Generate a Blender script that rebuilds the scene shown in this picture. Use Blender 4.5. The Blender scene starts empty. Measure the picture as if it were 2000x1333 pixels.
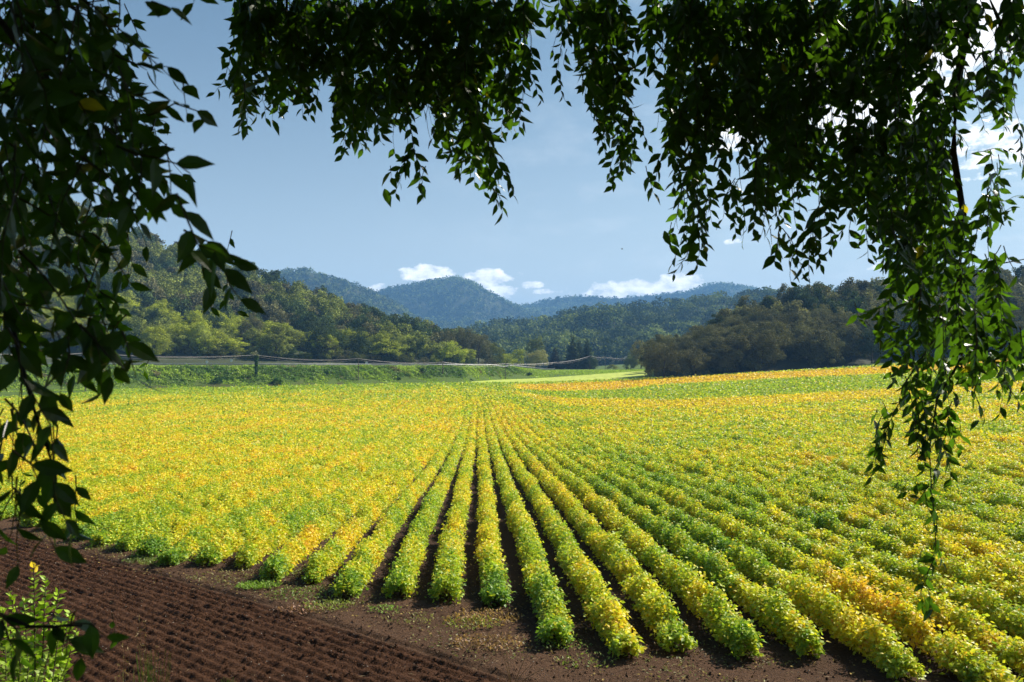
import bpy, math, random
import numpy as np
R = math.radians
rng = np.random.default_rng(7)
random.seed(7)
C = bpy.context.scene
COL = C.collection

# ------------------------------------------------------------------ camera
F = 1555.0                      # focal length in pixels of the 2000 px wide photograph
PITCH = math.atan((705 - 666.5) / F)
cam_d = bpy.data.cameras.new('camera'); cam = bpy.data.objects.new('camera', cam_d); COL.objects.link(cam)
cam_d.sensor_width = 36.0; cam_d.lens = 36.0 * F / 2000
cam.location = (0, 0, 0); cam.rotation_euler = (math.pi / 2 + PITCH, 0, 0)
cam_d.clip_start = 0.05; cam_d.clip_end = 20000
cam_d.dof.use_dof = True; cam_d.dof.focus_distance = 30; cam_d.dof.aperture_fstop = 7.1
C.camera = cam

# ------------------------------------------------------------------ sun, sky, exposure
SUN_AZ, SUN_EL = 56.0, 39.0     # degrees right of the view, above the horizon
sd = bpy.data.lights.new('sun', 'SUN'); sun = bpy.data.objects.new('sun', sd); COL.objects.link(sun)
sd.energy = 5.0; sd.angle = R(0.55); sd.color = (1.0, 0.93, 0.82)
sv = (math.sin(R(SUN_AZ)) * math.cos(R(SUN_EL)), math.cos(R(SUN_AZ)) * math.cos(R(SUN_EL)), math.sin(R(SUN_EL)))
from mathutils import Vector
sun.rotation_euler = Vector(sv).to_track_quat('Z', 'Y').to_euler()
sun.location = (60, 40, 60)
C.view_settings.view_transform = 'Standard'; C.view_settings.look = 'None'
C.view_settings.exposure = 1.0; C.view_settings.gamma = 1.0
C.cycles.max_bounces = 6; C.cycles.diffuse_bounces = 3; C.cycles.glossy_bounces = 2
C.cycles.transmission_bounces = 4; C.cycles.volume_bounces = 0; C.cycles.transparent_max_bounces = 4
C.cycles.caustics_reflective = False; C.cycles.caustics_refractive = False
C.cycles.sample_clamp_indirect = 4.0

w = bpy.data.worlds.new('World'); C.world = w; w.use_nodes = True
nt = w.node_tree; N = nt.nodes; L = nt.links
for n in list(N): N.remove(n)
def wn(t, **k):
    n = N.new(t)
    for a, b in k.items(): setattr(n, a, b)
    return n
out = wn('ShaderNodeOutputWorld'); bg = wn('ShaderNodeBackground'); L.new(bg.outputs[0], out.inputs[0])
bg.inputs[1].default_value = 0.051
sky = wn('ShaderNodeTexSky'); sky.sky_type = 'NISHITA'; sky.sun_disc = False
sky.sun_elevation = R(SUN_EL); sky.sun_rotation = R(SUN_AZ)
sky.altitude = 100; sky.air_density = 1.0; sky.dust_density = 1.2; sky.ozone_density = 4.0
tc = wn('ShaderNodeTexCoord')
def mth(op, a, b=None, c=None, clamp=False):
    n = wn('ShaderNodeMath', operation=op); n.use_clamp = clamp
    for i, v in enumerate((a, b, c)):
        if v is None: continue
        if isinstance(v, (int, float)): n.inputs[i].default_value = v
        else: L.new(v, n.inputs[i])
    return n.outputs[0]
sep = wn('ShaderNodeSeparateXYZ'); L.new(tc.outputs['Generated'], sep.inputs[0])
az = mth('ARCTAN2', sep.outputs[0], sep.outputs[1]); el = mth('ARCSINE', sep.outputs[2])
def cnoise(scale, stretch, detail, seed=0):
    mp = wn('ShaderNodeCombineXYZ')
    L.new(mth('MULTIPLY', az, scale), mp.inputs[0]); L.new(mth('MULTIPLY', el, scale * stretch), mp.inputs[1]); mp.inputs[2].default_value = seed
    nz = wn('ShaderNodeTexNoise'); nz.inputs['Scale'].default_value = 1; nz.inputs['Detail'].default_value = detail; nz.inputs['Roughness'].default_value = 0.58
    L.new(mp.outputs[0], nz.inputs['Vector']); return nz.outputs[0]
n_big = cnoise(50, 1.7, 8, 3.0); n_soft = cnoise(9, 2.5, 4, 8.0)
# cumulus banks: azimuth, elevation, half width, half height, strength  (degrees)
clouds = [(-6.0, 6.2, 2.3, 0.75, 1.0), (-8.8, 5.0, 2.0, 0.5, .8), (-1.9, 5.9, 2.0, .8, 1.0), (-.9, 5.0, 1.3, .6, .9), (1.6, 5.45, .9, .3, .8),
          (0.7, 6.3, .5, .2, .35), (9.2, 5.2, 4.0, .7, 1.0), (7.2, 4.7, 2.6, .5, .7), (12.0, 5.6, 1.7, .7, .9), (3.2, 5.0, 1.5, .28, .35),
          (15.5, 8.2, .5, .18, .6), (25.0, 6.2, 1.2, .3, .6), (24.0, 17.0, 5.0, 2.6, 1.5), (15.5, 16.0, 2.5, 1.5, 1.1), (30, 20, 3.5, 2.5, 1.4), (31.5, 13.0, 3.0, 1.4, .45)]
acc = None
for (a, e, ha, he, st) in clouds:
    if e < 7: ha, he = ha * .85, he * .8
    dx = mth('DIVIDE', mth('SUBTRACT', az, R(a)), R(ha)); dy = mth('DIVIDE', mth('SUBTRACT', el, R(e)), R(he))
    r2 = mth('ADD', mth('MULTIPLY', dx, dx), mth('MULTIPLY', dy, dy))
    m = mth('MULTIPLY', mth('SUBTRACT', 1.25, r2, clamp=False), st)
    acc = m if acc is None else mth('MAXIMUM', acc, m)
cl = mth('ADD', acc, mth('MULTIPLY', mth('SUBTRACT', n_big, 0.5), 4.2))
cmask = mth('MULTIPLY', mth('MULTIPLY', cl, 0.9, clamp=True), mth('GREATER_THAN', acc, -1.2))
veil = mth('MULTIPLY', mth('MULTIPLY_ADD', n_soft, 2.2, -1.05, clamp=True), mth('MULTIPLY_ADD', az, 0.55, 0.10, clamp=True))
cm2 = mth('MAXIMUM', cmask, mth('MULTIPLY', veil, 0.7))
shade = wn('ShaderNodeMix', data_type='RGBA')
L.new(mth('MULTIPLY_ADD', n_big, 2.5, -0.75, clamp=True), shade.inputs[0])
shade.inputs[6].default_value = (10.5, 10.9, 11.6, 1); shade.inputs[7].default_value = (20, 19.7, 19, 1)
tint = wn('ShaderNodeMix', data_type='RGBA', blend_type='MULTIPLY'); tint.inputs[0].default_value = 1.0
L.new(sky.outputs[0], tint.inputs[6]); tint.inputs[7].default_value = (0.74, 0.97, 0.90, 1)
mx = wn('ShaderNodeMix', data_type='RGBA'); L.new(cm2, mx.inputs[0]); L.new(tint.outputs[2], mx.inputs[6]); L.new(shade.outputs[2], mx.inputs[7])
pale = wn('ShaderNodeMix', data_type='RGBA'); L.new(mth('MULTIPLY', mth('POWER', 2.718, mth('MULTIPLY', mth('MAXIMUM', el, 0.0), -5.6)), mth('MULTIPLY_ADD', az, .35, .92, clamp=True)), pale.inputs[0])
L.new(mx.outputs[2], pale.inputs[6]); pale.inputs[7].default_value = (11.0, 11.3, 11.6, 1)
top = wn('ShaderNodeMix', data_type='RGBA'); L.new(mth('MAXIMUM', cm2, 0.0), top.inputs[0]); L.new(pale.outputs[2], top.inputs[6]); L.new(shade.outputs[2], top.inputs[7])
L.new(top.outputs[2], bg.inputs[0])

# ------------------------------------------------------------------ helpers
def tag(o, label=None, cat=None, group=None, kind=None):
    if label: o['label'] = label
    if cat: o['category'] = cat
    if group: o['group'] = group
    if kind: o['kind'] = kind
    return o
def empty(name, loc, label=None, cat=None, group=None, rz=0, s=1):
    o = bpy.data.objects.new(name, None); COL.objects.link(o); o.location = loc; o.rotation_euler = (0, 0, rz); o.scale = (s, s, s)
    o.empty_display_size = 0.2
    return tag(o, label, cat, group)
def mesh(name, V, faces, mat, parent=None, col=None, smooth=False, mats=None):
    """V (n,3); faces: int array (m,k) or a list of such arrays; col (n,3) linear"""
    if isinstance(faces, np.ndarray): faces = [faces]
    faces = [f for f in faces if len(f)]
    me = bpy.data.meshes.new(name)
    V = np.ascontiguousarray(V, dtype=np.float32)
    me.vertices.add(len(V)); me.vertices.foreach_set('co', V.ravel())
    loops = np.concatenate([f.ravel() for f in faces]).astype(np.int32)
    tot = np.concatenate([np.full(len(f), f.shape[1], np.int32) for f in faces])
    st = np.concatenate([[0], np.cumsum(tot)[:-1]]).astype(np.int32)
    me.loops.add(len(loops)); me.loops.foreach_set('vertex_index', loops)
    me.polygons.add(len(tot)); me.polygons.foreach_set('loop_start', st)
    try: me.polygons.foreach_set('loop_total', tot)
    except Exception: pass
    me.polygons.foreach_set('use_smooth', np.full(len(tot), smooth, bool))
    me.update(calc_edges=True)
    if col is not None:
        ca = me.color_attributes.new('Col', 'BYTE_COLOR', 'POINT')
        cc = np.ones((len(V), 4), np.float32); cc[:, :3] = np.clip(col, 0, 1); ca.data.foreach_set('color', cc.ravel())
    for m_ in (mats or [mat]): me.materials.append(m_)
    o = bpy.data.objects.new(name, me); COL.objects.link(o)
    if parent is not None: o.parent = parent
    return o
def unit(a): return a / np.maximum(np.linalg.norm(a, axis=-1, keepdims=True), 1e-9)
def frames(A, Nn):
    A = unit(A); B = unit(np.cross(Nn, A)); Nn = np.cross(A, B); return A, B, Nn
# leaf templates: columns are along, across, up (in units of length)
T4 = (np.array([[0, 0, 0], [.45, .36, .06], [1, 0, -.04], [.45, -.36, .06]], np.float32), [np.array([[0, 1, 2, 3]])])
def leaf_template(wd, droop=.10, fold=.05):
    pts = [(0, 0, 0)]
    for t, ww in ((.12, .48), (.34, .96), (.60, .88), (.82, .45)):
        z = -droop * t * t * 2
        pts += [(t, wd * ww, z + fold * ww), (t, 0, z), (t, -wd * ww, z + fold * ww)]
    pts.append((1.06, 0, -droop * 2.1))
    q = []; tr = [(0, 2, 1), (0, 3, 2)]
    for i in range(3):
        a = 1 + 3 * i; b = a + 3
        q += [(a, a + 1, b + 1, b), (a + 1, a + 2, b + 2, b + 1)]
    tr += [(10, 11, 13), (11, 12, 13)]
    return (np.array(pts, np.float32), [np.array(tr), np.array(q)])
def stamp(tpl, O, A, Nn, S, colr, wscale=1.0):
    """place the template at O (n,3) along A with normal Nn and size S -> V, faces, col"""
    P, fl = tpl; n = len(O); k = len(P)
    A, B, Nn = frames(A, Nn); S = np.asarray(S, np.float32).reshape(n, 1, 1)
    V = O[:, None, :] + S * (P[None, :, 0:1] * A[:, None, :] + wscale * P[None, :, 1:2] * B[:, None, :] + P[None, :, 2:3] * Nn[:, None, :])
    off = (np.arange(n) * k)[:, None, None]
    fs = [(f[None] + off).reshape(-1, f.shape[1]) for f in fl]
    return V.reshape(-1, 3).astype(np.float32), fs, np.repeat(colr, k, axis=0).astype(np.float32)
def merge(parts):
    Vs, Fq, Ft, Cs, n = [], [], [], [], 0
    for V, fs, c in parts:
        for f in (fs if isinstance(fs, list) else [fs]):
            (Fq if f.shape[1] == 4 else Ft).append(f + n)
        Vs.append(V); Cs.append(c); n += len(V)
    fl = []
    if Ft: fl.append(np.concatenate(Ft))
    if Fq: fl.append(np.concatenate(Fq))
    return np.concatenate(Vs), fl, np.concatenate(Cs)
def tube(P, rad, sides=6, c=(1, 1, 1)):
    P = np.asarray(P, float); n = len(P); rad = np.broadcast_to(np.asarray(rad, float), (n,))
    T = np.gradient(P, axis=0); T = unit(T)
    ref = np.array([0.31, 0.82, 0.11]) if abs(T[0][2]) > .8 else np.array([0, 0, 1.0])
    U = unit(np.cross(T, ref)); W = np.cross(T, U)
    a = np.linspace(0, 2 * np.pi, sides, endpoint=False)
    V = P[:, None, :] + rad[:, None, None] * (np.cos(a)[None, :, None] * U[:, None, :] + np.sin(a)[None, :, None] * W[:, None, :])
    V = V.reshape(-1, 3); i = np.arange(n - 1)[:, None] * sides; j = np.arange(sides)[None]; jn = (j + 1) % sides
    f = np.stack([i + j, i + jn, i + sides + jn, i + sides + j], -1).reshape(-1, 4)
    return V.astype(np.float32), [f], np.tile(np.array(c, np.float32), (len(V), 1))
def box(cx, cy, cz, sx, sy, sz, c=(1, 1, 1)):
    v = np.array([[x, y, z] for x in (-.5, .5) for y in (-.5, .5) for z in (-.5, .5)], float) * (sx, sy, sz) + (cx, cy, cz)
    f = np.array([[0, 1, 3, 2], [4, 6, 7, 5], [0, 4, 5, 1], [2, 3, 7, 6], [0, 2, 6, 4], [1, 5, 7, 3]])
    return v.astype(np.float32), [f], np.tile(np.array(c, np.float32), (8, 1))
def hsh(i, j, s):
    v = np.sin(i * 127.1 + j * 311.7 + s * 74.7) * 43758.5453
    return v - np.floor(v)
def vn(x, y, s=0):
    x = np.asarray(x, float); y = np.asarray(y, float)
    i = np.floor(x); j = np.floor(y); u = x - i; v = y - j; u = u * u * (3 - 2 * u); v = v * v * (3 - 2 * v)
    return ((hsh(i, j, s) * (1 - u) + hsh(i + 1, j, s) * u) * (1 - v) + (hsh(i, j + 1, s) * (1 - u) + hsh(i + 1, j + 1, s) * u) * v)
def fbm(x, y, s=0, o=4):
    t = 0; a = .5
    for k in range(o): t = t + a * vn(x * 2 ** k, y * 2 ** k, s + k * 5); a *= .5
    return t / (1 - .5 ** o)
def ss(a, b, x):
    t = np.clip((x - a) / (b - a), 0, 1); return t * t * (3 - 2 * t)
cp, sp = math.cos(PITCH), math.sin(PITCH)
def at(px, py, d):
    """the world point seen at photo pixel (px, py) whose distance along the view is d"""
    px = np.asarray(px, float); py = np.asarray(py, float); X = (px - 1000) / F; Y = (666.5 - py) / F
    k = d / (cp - Y * sp)
    return np.stack([X * k, np.broadcast_to(cp - Y * sp, X.shape) * k, (sp + Y * cp) * k], -1)

def to_px(P):
    Pc = P[..., 1] * cp + P[..., 2] * sp; up_ = -P[..., 1] * sp + P[..., 2] * cp
    return 1000 + F * P[..., 0] / Pc, 666.5 - F * up_ / Pc

# ------------------------------------------------------------------ materials
def mat(name):
    m = bpy.data.materials.new(name); m.use_nodes = True; t = m.node_tree
    for n in list(t.nodes): t.nodes.remove(n)
    o = t.nodes.new('ShaderNodeOutputMaterial'); return m, t, o
def leaf_mat(name, rough=.45, spec=.5, trans=.4, tint=(1.15, 1.25, .7), objcol=False, var=.25, nscale=3.0):
    m, t, o = mat(name); n = t.nodes; l = t.links
    at_ = n.new('ShaderNodeAttribute'); at_.attribute_name = 'Col'; c = at_.outputs['Color']
    if objcol:
        oi = n.new('ShaderNodeObjectInfo'); mu = n.new('ShaderNodeMix'); mu.data_type = 'RGBA'; mu.blend_type = 'MULTIPLY'; mu.inputs[0].default_value = 1
        l.new(c, mu.inputs[6]); l.new(oi.outputs['Color'], mu.inputs[7]); c = mu.outputs[2]
    g = n.new('ShaderNodeNewGeometry'); nz = n.new('ShaderNodeTexNoise'); nz.inputs['Scale'].default_value = nscale; nz.inputs['Detail'].default_value = 3
    l.new(g.outputs['Position'], nz.inputs['Vector'])
    mr = n.new('ShaderNodeMapRange'); mr.inputs[3].default_value = 1 - var; mr.inputs[4].default_value = 1 + var; mr.inputs[1].default_value = .3; mr.inputs[2].default_value = .7
    l.new(nz.outputs[0], mr.inputs[0])
    sc = n.new('ShaderNodeVectorMath'); sc.operation = 'SCALE'; l.new(c, sc.inputs[0]); l.new(mr.outputs[0], sc.inputs['Scale'])
    p = n.new('ShaderNodeBsdfPrincipled'); p.inputs['Roughness'].default_value = rough; p.inputs['Specular IOR Level'].default_value = spec
    l.new(sc.outputs[0], p.inputs['Base Color'])
    tv = n.new('ShaderNodeVectorMath'); tv.operation = 'MULTIPLY'; tv.inputs[1].default_value = tint; l.new(sc.outputs[0], tv.inputs[0])
    tr = n.new('ShaderNodeBsdfTranslucent'); l.new(tv.outputs[0], tr.inputs[0])
    mx = n.new('ShaderNodeMixShader'); mx.inputs[0].default_value = trans; l.new(p.outputs[0], mx.inputs[1]); l.new(tr.outputs[0], mx.inputs[2])
    l.new(mx.outputs[0], o.inputs[0]); return m
def ground_mat(name, rough=.95, bump=.4, scale=30, var=.35, spec=.25):
    m, t, o = mat(name); n = t.nodes; l = t.links
    at_ = n.new('ShaderNodeAttribute'); at_.attribute_name = 'Col'
    g = n.new('ShaderNodeNewGeometry'); nz = n.new('ShaderNodeTexNoise'); nz.inputs['Scale'].default_value = scale; nz.inputs['Detail'].default_value = 6; nz.inputs['Roughness'].default_value = .7
    l.new(g.outputs['Position'], nz.inputs['Vector'])
    mr = n.new('ShaderNodeMapRange'); mr.inputs[1].default_value = .3; mr.inputs[2].default_value = .7; mr.inputs[3].default_value = 1 - var; mr.inputs[4].default_value = 1 + var
    l.new(nz.outputs[0], mr.inputs[0])
    sc = n.new('ShaderNodeVectorMath'); sc.operation = 'SCALE'; l.new(at_.outputs['Color'], sc.inputs[0]); l.new(mr.outputs[0], sc.inputs['Scale'])
    p = n.new('ShaderNodeBsdfPrincipled'); p.inputs['Roughness'].default_value = rough; p.inputs['Specular IOR Level'].default_value = spec
    l.new(sc.outputs[0], p.inputs['Base Color'])
    b = n.new('ShaderNodeBump'); b.inputs['Strength'].default_value = bump; b.inputs['Distance'].default_value = .08; l.new(nz.outputs[0], b.inputs['Height']); l.new(b.outputs[0], p.inputs['Normal'])
    l.new(p.outputs[0], o.inputs[0]); return m
def plain_mat(name, c, rough=.6, metal=0, scale=8, var=.2):
    m, t, o = mat(name); n = t.nodes; l = t.links
    g = n.new('ShaderNodeNewGeometry'); nz = n.new('ShaderNodeTexNoise'); nz.inputs['Scale'].default_value = scale; nz.inputs['Detail'].default_value = 4
    l.new(g.outputs['Position'], nz.inputs['Vector'])
    r = n.new('ShaderNodeValToRGB'); r.color_ramp.elements[0].position = .3; r.color_ramp.elements[1].position = .7
    r.color_ramp.elements[0].color = [x * (1 - var) for x in c] + [1]; r.color_ramp.elements[1].color = [min(1, x * (1 + var)) for x in c] + [1]
    l.new(nz.outputs[0], r.inputs[0])
    p = n.new('ShaderNodeBsdfPrincipled'); p.inputs['Roughness'].default_value = rough; p.inputs['Metallic'].default_value = metal
    l.new(r.outputs[0], p.inputs['Base Color']); l.new(p.outputs[0], o.inputs[0]); return m
M_crop = leaf_mat('crop_leaf', rough=.48, spec=.32, trans=.42, tint=(1.1, 1.15, .75), var=.15, nscale=6)
M_soil = ground_mat('soil', scale=34, bump=.9, var=.5, spec=.08)
M_terr = ground_mat('terrain', scale=.9, bump=.2, var=.25)
M_tree = leaf_mat('tree_leaf', rough=.85, spec=.08, trans=.14, tint=(1.1, 1.2, .7), objcol=True, var=.28, nscale=.35)
M_far = leaf_mat('far_leaf', rough=.9, spec=.03, trans=.15, var=.25, nscale=.03)
M_weed = leaf_mat('weed_leaf', rough=.5, spec=.35, trans=.35, var=.2, nscale=1.5)
M_hang = leaf_mat('hanging_leaf', rough=.38, spec=.45, trans=.34, tint=(2.4, 3.0, .6), var=.25, nscale=25)
M_bark = plain_mat('bark', (.045, .034, .025), .9, scale=20, var=.4)
M_twig = plain_mat('twig_bark', (.07, .05, .03), .8, scale=30, var=.3)
M_wood = plain_mat('pole_wood', (.10, .075, .055), .85, scale=5, var=.3)
M_cable = plain_mat('cable', (.30, .255, .24), .5, scale=1)
M_steel = plain_mat('galvanised_steel', (.34, .34, .33), .45, .6, scale=1)
M_asph = plain_mat('asphalt', (.055, .055, .055), .9, scale=4)
M_white = plain_mat('white_paint', (.6, .6, .6), .5, scale=1, var=.08)

# ------------------------------------------------------------------ terrain height
_gd = np.array([-40, 0, 2.0, 3.5, 5.2, 6.5, 12, 20, 31.5, 45, 60, 80, 102, 146, 200, 300, 500, 1200, 4500.])
_gz = np.array([-1.75, -1.75, -1.85, -2.6, -3.35, -3.48, -3.66, -4.1, -4.75, -5.4, -5.95, -6.4, -6.7, -6.78, -6.65, -6.3, -6.8, -8, -12])
_bx = np.array([-400, -143, -85, -63, -42, -15, -3, 18, 50, 400.])
_bd = np.array([120, 149, 188, 197, 218, 235, 262, 275, 282, 300.])
_tx = np.array([-400, -143, -63, -10, -1, 5, 12, 60, 400.])
_tz = np.array([-1.0, -1.25, -1.6, -1.95, -2.1, -2.9, -3.7, -3.5, 2.0])
def rise(x): return .035 * (np.sqrt((x - 8) ** 2 + 100) + (x - 8)) - .035 * 2.8
def G(x, y):
    x = np.asarray(x, float); y = np.asarray(y, float)
    z = np.interp(y, _gd, _gz)
    r = rise(np.minimum(x, 400)) * ss(5, 30, y)
    z = z + r
    f = np.interp(x, _bx, _bd); zt = np.interp(x, _tx, _tz)
    zt = zt + (-6.8 + 3.3) * ss(340, 600, y)
    return z + (np.maximum(zt, z) - z) * ss(0, 13, y - f) 
def hit(px, py):
    d = np.linspace(4, 700, 6000); P = at(np.full_like(d, px), np.full_like(d, py), d)
    k = np.argmax(P[:, 2] < G(P[:, 0], P[:, 1])); return P[k]
# tilled strip: u runs along the drill lines, v across (v > 0 is the tilled side)
TA = np.array([-7.8, 15.5]); TB = np.array([.32, 8.75]); tdir = (TB - TA) / np.linalg.norm(TB - TA); tnor = np.array([-tdir[1], tdir[0]]) * -1
if tnor[1] > 0: tnor = -tnor
def tuv(x, y): return (x - TA[0]) * tdir[0] + (y - TA[1]) * tdir[1], (x - TA[0]) * tnor[0] + (y - TA[1]) * tnor[1]
# rows
ROW = .75
def rowx(k, d): return .23 + ROW * k - .042 * d - .00042 * np.maximum(d - 100, 0) ** 2
_sx = np.array([-60, -12, -9.3, -6.6, -4.1, -2.7, -1.4, -.27, .55, 1.34, 2.12, 2.95, 3.7, 4.6, 5.6, 8, 60.])
_sy = np.array([60, 20, 17.5, 15.3, 13.9, 12.6, 12.0, 11.9, 10.4, 9.6, 9.65, 10.0, 9.3, 8.6, 8.0, 7.5, 7.5])
ends_px = [(-200, 790), (0, 774), (300, 761), (500, 758), (700, 753), (900, 750), (1100, 747), (1275, 741), (1500, 729), (1750, 715), (2050, 703), (2500, 690)]
_e = np.array([hit(a, b) for a, b in ends_px]); _e = _e[np.argsort(_e[:, 0])]
def dend(x): return np.minimum(np.interp(x, _e[:, 0], _e[:, 1]), 235)

# ------------------------------------------------------------------ ground sheet
def axis(lo, hi, step, far_lo, far_hi, g=1.06):
    a = list(np.arange(lo, hi, step)); s = step; x = hi
    while x < far_hi: a.append(x); s = min(s * g, 120); x += s
    a.append(far_hi); s = step; x = lo; b = []
    while x > far_lo:
        s = min(s * g, 120); x -= s; b.append(x)
    b[-1] = far_lo
    return np.array(b[::-1] + a)
gx = axis(-13.5, 6.5, .024, -3500, 3500); gy = axis(6.8, 18.5, .024, -300, 4200, 1.035)
X, Y = np.meshgrid(gx, gy)
Z = G(X, Y)
u, v = tuv(X, Y)
near = ss(30, 22, Y) * ss(-22, -16, X) * ss(20, 12, X) * ss(3, 5, Y)
tl = ss(-.02, .12, v) * near
furrow = np.sin(v * 2 * np.pi / .165 + .6 * (fbm(u * 1.4, v * 1.4, 3) - .5) + .25 * np.sin(u * 1.1))
wob = fbm(u * 5.5 + 4 * vn(v * 6.06, v * 0, 6), v * 9.0, 9, 4)
clod = np.abs(fbm(u * 9, v * 11, 17, 3) - .5) * 2
Z = Z + tl * (-.035 + .022 * furrow * (.70 + .5 * vn(u * 2.3 + 5, v * 5, 6)) + .040 * (fbm(u * 16, v * 20, 19, 3) - .5) + .026 * (wob - .5) + .016 * clod * (.4 + 1.2 * vn(u * 3, v * 3, 5)) + .035 * np.maximum(0, fbm(u * 7, v * 8, 77, 2) - .55))
groove = np.exp(-((v + .03) / .055) ** 2)
Z = Z - .045 * groove * near * (.5 + .9 * vn(u * 2, v * 0, 4))
hd = (1 - tl) * near
Z = Z + hd * (.05 * (fbm(X * 2.2, Y * 2.2, 21, 5) - .5) + .02 * (fbm(X * 12, Y * 12, 31, 3) - .5) + .035 * np.maximum(0, fbm(X * 5, Y * 5, 41, 2) - .62))
kf = (X + .042 * Y - .23) / ROW
Z = Z + near * ss(0, .8, Y - np.interp(X, _sx, _sy)) * .035 * np.cos(2 * np.pi * kf)
soil_t = np.array([.072, .034, .018]); soil_h = np.array([.094, .053, .031]); soil_f = np.array([.060, .036, .024])
grass = np.array([.075, .115, .022])
c = np.zeros(X.shape + (3,)); tl3 = (ss(-.02, .12, v))[..., None]
c[:] = soil_h; c = c * (.75 + .5 * fbm(X * 1.3, Y * 1.3, 51)[..., None])
infield = ss(0, .6, Y - np.interp(X, _sx, _sy))[..., None]
c = c * (1 - infield) + soil_f * infield
c = c * (1 - tl3) + soil_t * (.8 + .45 * wob[..., None]) * tl3
emb = ss(6.6, 5.4, Y)[..., None] * (1); c = c * (1 - emb) + np.array([.05, .055, .02]) * emb
bey = ss(-.5, 1.5, Y - dend(X))[..., None]; c = c * (1 - bey) + grass * (.8 + .5 * fbm(X * .2, Y * .2, 61)[..., None]) * bey
ny, nx = X.shape
idx = np.arange(ny * nx).reshape(ny, nx)
Fg = np.stack([idx[:-1, :-1], idx[:-1, 1:], idx[1:, 1:], idx[1:, :-1]], -1).reshape(-1, 4)
tag(mesh('ground', np.stack([X, Y, Z], -1).reshape(-1, 3), Fg, M_soil, col=c.reshape(-1, 3), smooth=True), 'dark brown soil and green valley floor', 'ground', kind='structure')

# ------------------------------------------------------------------ crop colours
def band(pts):
    P = np.array([hit(a, b) for a, b in pts]); P = P[np.argsort(P[:, 0])]; return lambda x: np.interp(x, P[:, 0], P[:, 1])
b_or1t = band([(1000, 754), (1100, 752), (1200, 748), (1300, 741), (1500, 731), (1750, 718), (1950, 706)])
b_or1b = band([(1000, 764), (1100, 767), (1200, 765), (1300, 754), (1500, 744), (1750, 733), (1950, 722)])
b_grb = band([(1000, 766), (1100, 782), (1200, 783), (1300, 786), (1500, 778), (1720, 766), (1950, 752)])
b_or2b = band([(1000, 770), (1100, 796), (1200, 800), (1300, 802), (1500, 797), (1750, 780), (1950, 768)])
PAL = np.array([[.105, .22, .030], [.215, .36, .034], [.44, .52, .036], [.74, .63, .036], [.78, .50, .040], [.58, .31, .07]])
def crop_q(x, y, rk, n=None):
    q = .45 + .34 * (fbm(x / 6 + 3, y / 9, 71, 3) - .5) + .16 * (vn(rk * 7.3, y / 2.6, 81) - .5) + .20 * (vn(x / .7, y / .9, 91) - .5) + .30 * (vn(x / .25, y / .3, 95) - .5) + .12 * (hsh(rk, rk * 0, 9) - .5)
    q = q + .10 * ss(20, 45, y) * ss(10, -10, x) + .05 * ss(0, 12, x)
    st = np.interp(x, _sx, _sy); q = q + .05 * ((rk > -4) & (rk < 5)) * ss(30, 18, y) - .26 * np.exp(-np.maximum(y - st, 0) / .7)
    q = q - .10 * ((rk == 6) | (rk == 5)) * ss(40, 22, y) * ss(8, 14, y)
    sm = lambda f, s: ss(-s, s, y - f(x))
    on = ss(3, 9, x + .03 * y)
    o1 = sm(b_or1b, 4) * (1 - sm(b_or1t, 4)); gr = sm(b_grb, 4) * (1 - sm(b_or1b, 3)); o2 = sm(b_or2b, 4) * (1 - sm(b_grb, 2)); top = sm(b_or1t, 4)
    q = q + on * (o1 * (.77 - q) + gr * (.33 - q) * .9 + o2 * (.71 - q) * .75 + top * (.36 - q))
    ll = (1 - on) * ss(-70, -12, y - dend(x)) * .75; q = q * (1 - ll) + .33 * ll
    lo = (1 - on) * np.exp(-((y - 105) / 22) ** 2) * ss(-60, -20, x); q = q + lo * .08 - (1 - on) * .07 * ss(50, 120, y)
    return q
def crop_col(q, n):
    q = np.clip(q + .095 * rng.standard_normal(n), 0, .999) * 5
    q = np.where(rng.random(n) < .05, np.minimum(q + 1.6, 4.99), q)
    i = q.astype(int); f = (q - i)[:, None]
    i2 = np.minimum(i + 1, 5)
    return (PAL[i] * (1 - f) + PAL[i2] * f) * (.82 + .36 * rng.random((n, 1)))
def lsize(d): return np.maximum(.057, .0025 * d)
def lai(d): return np.interp(d, [0, 20, 40, 90, 240], [4.0, 3.3, 2.1, 1.2, .9])
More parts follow.
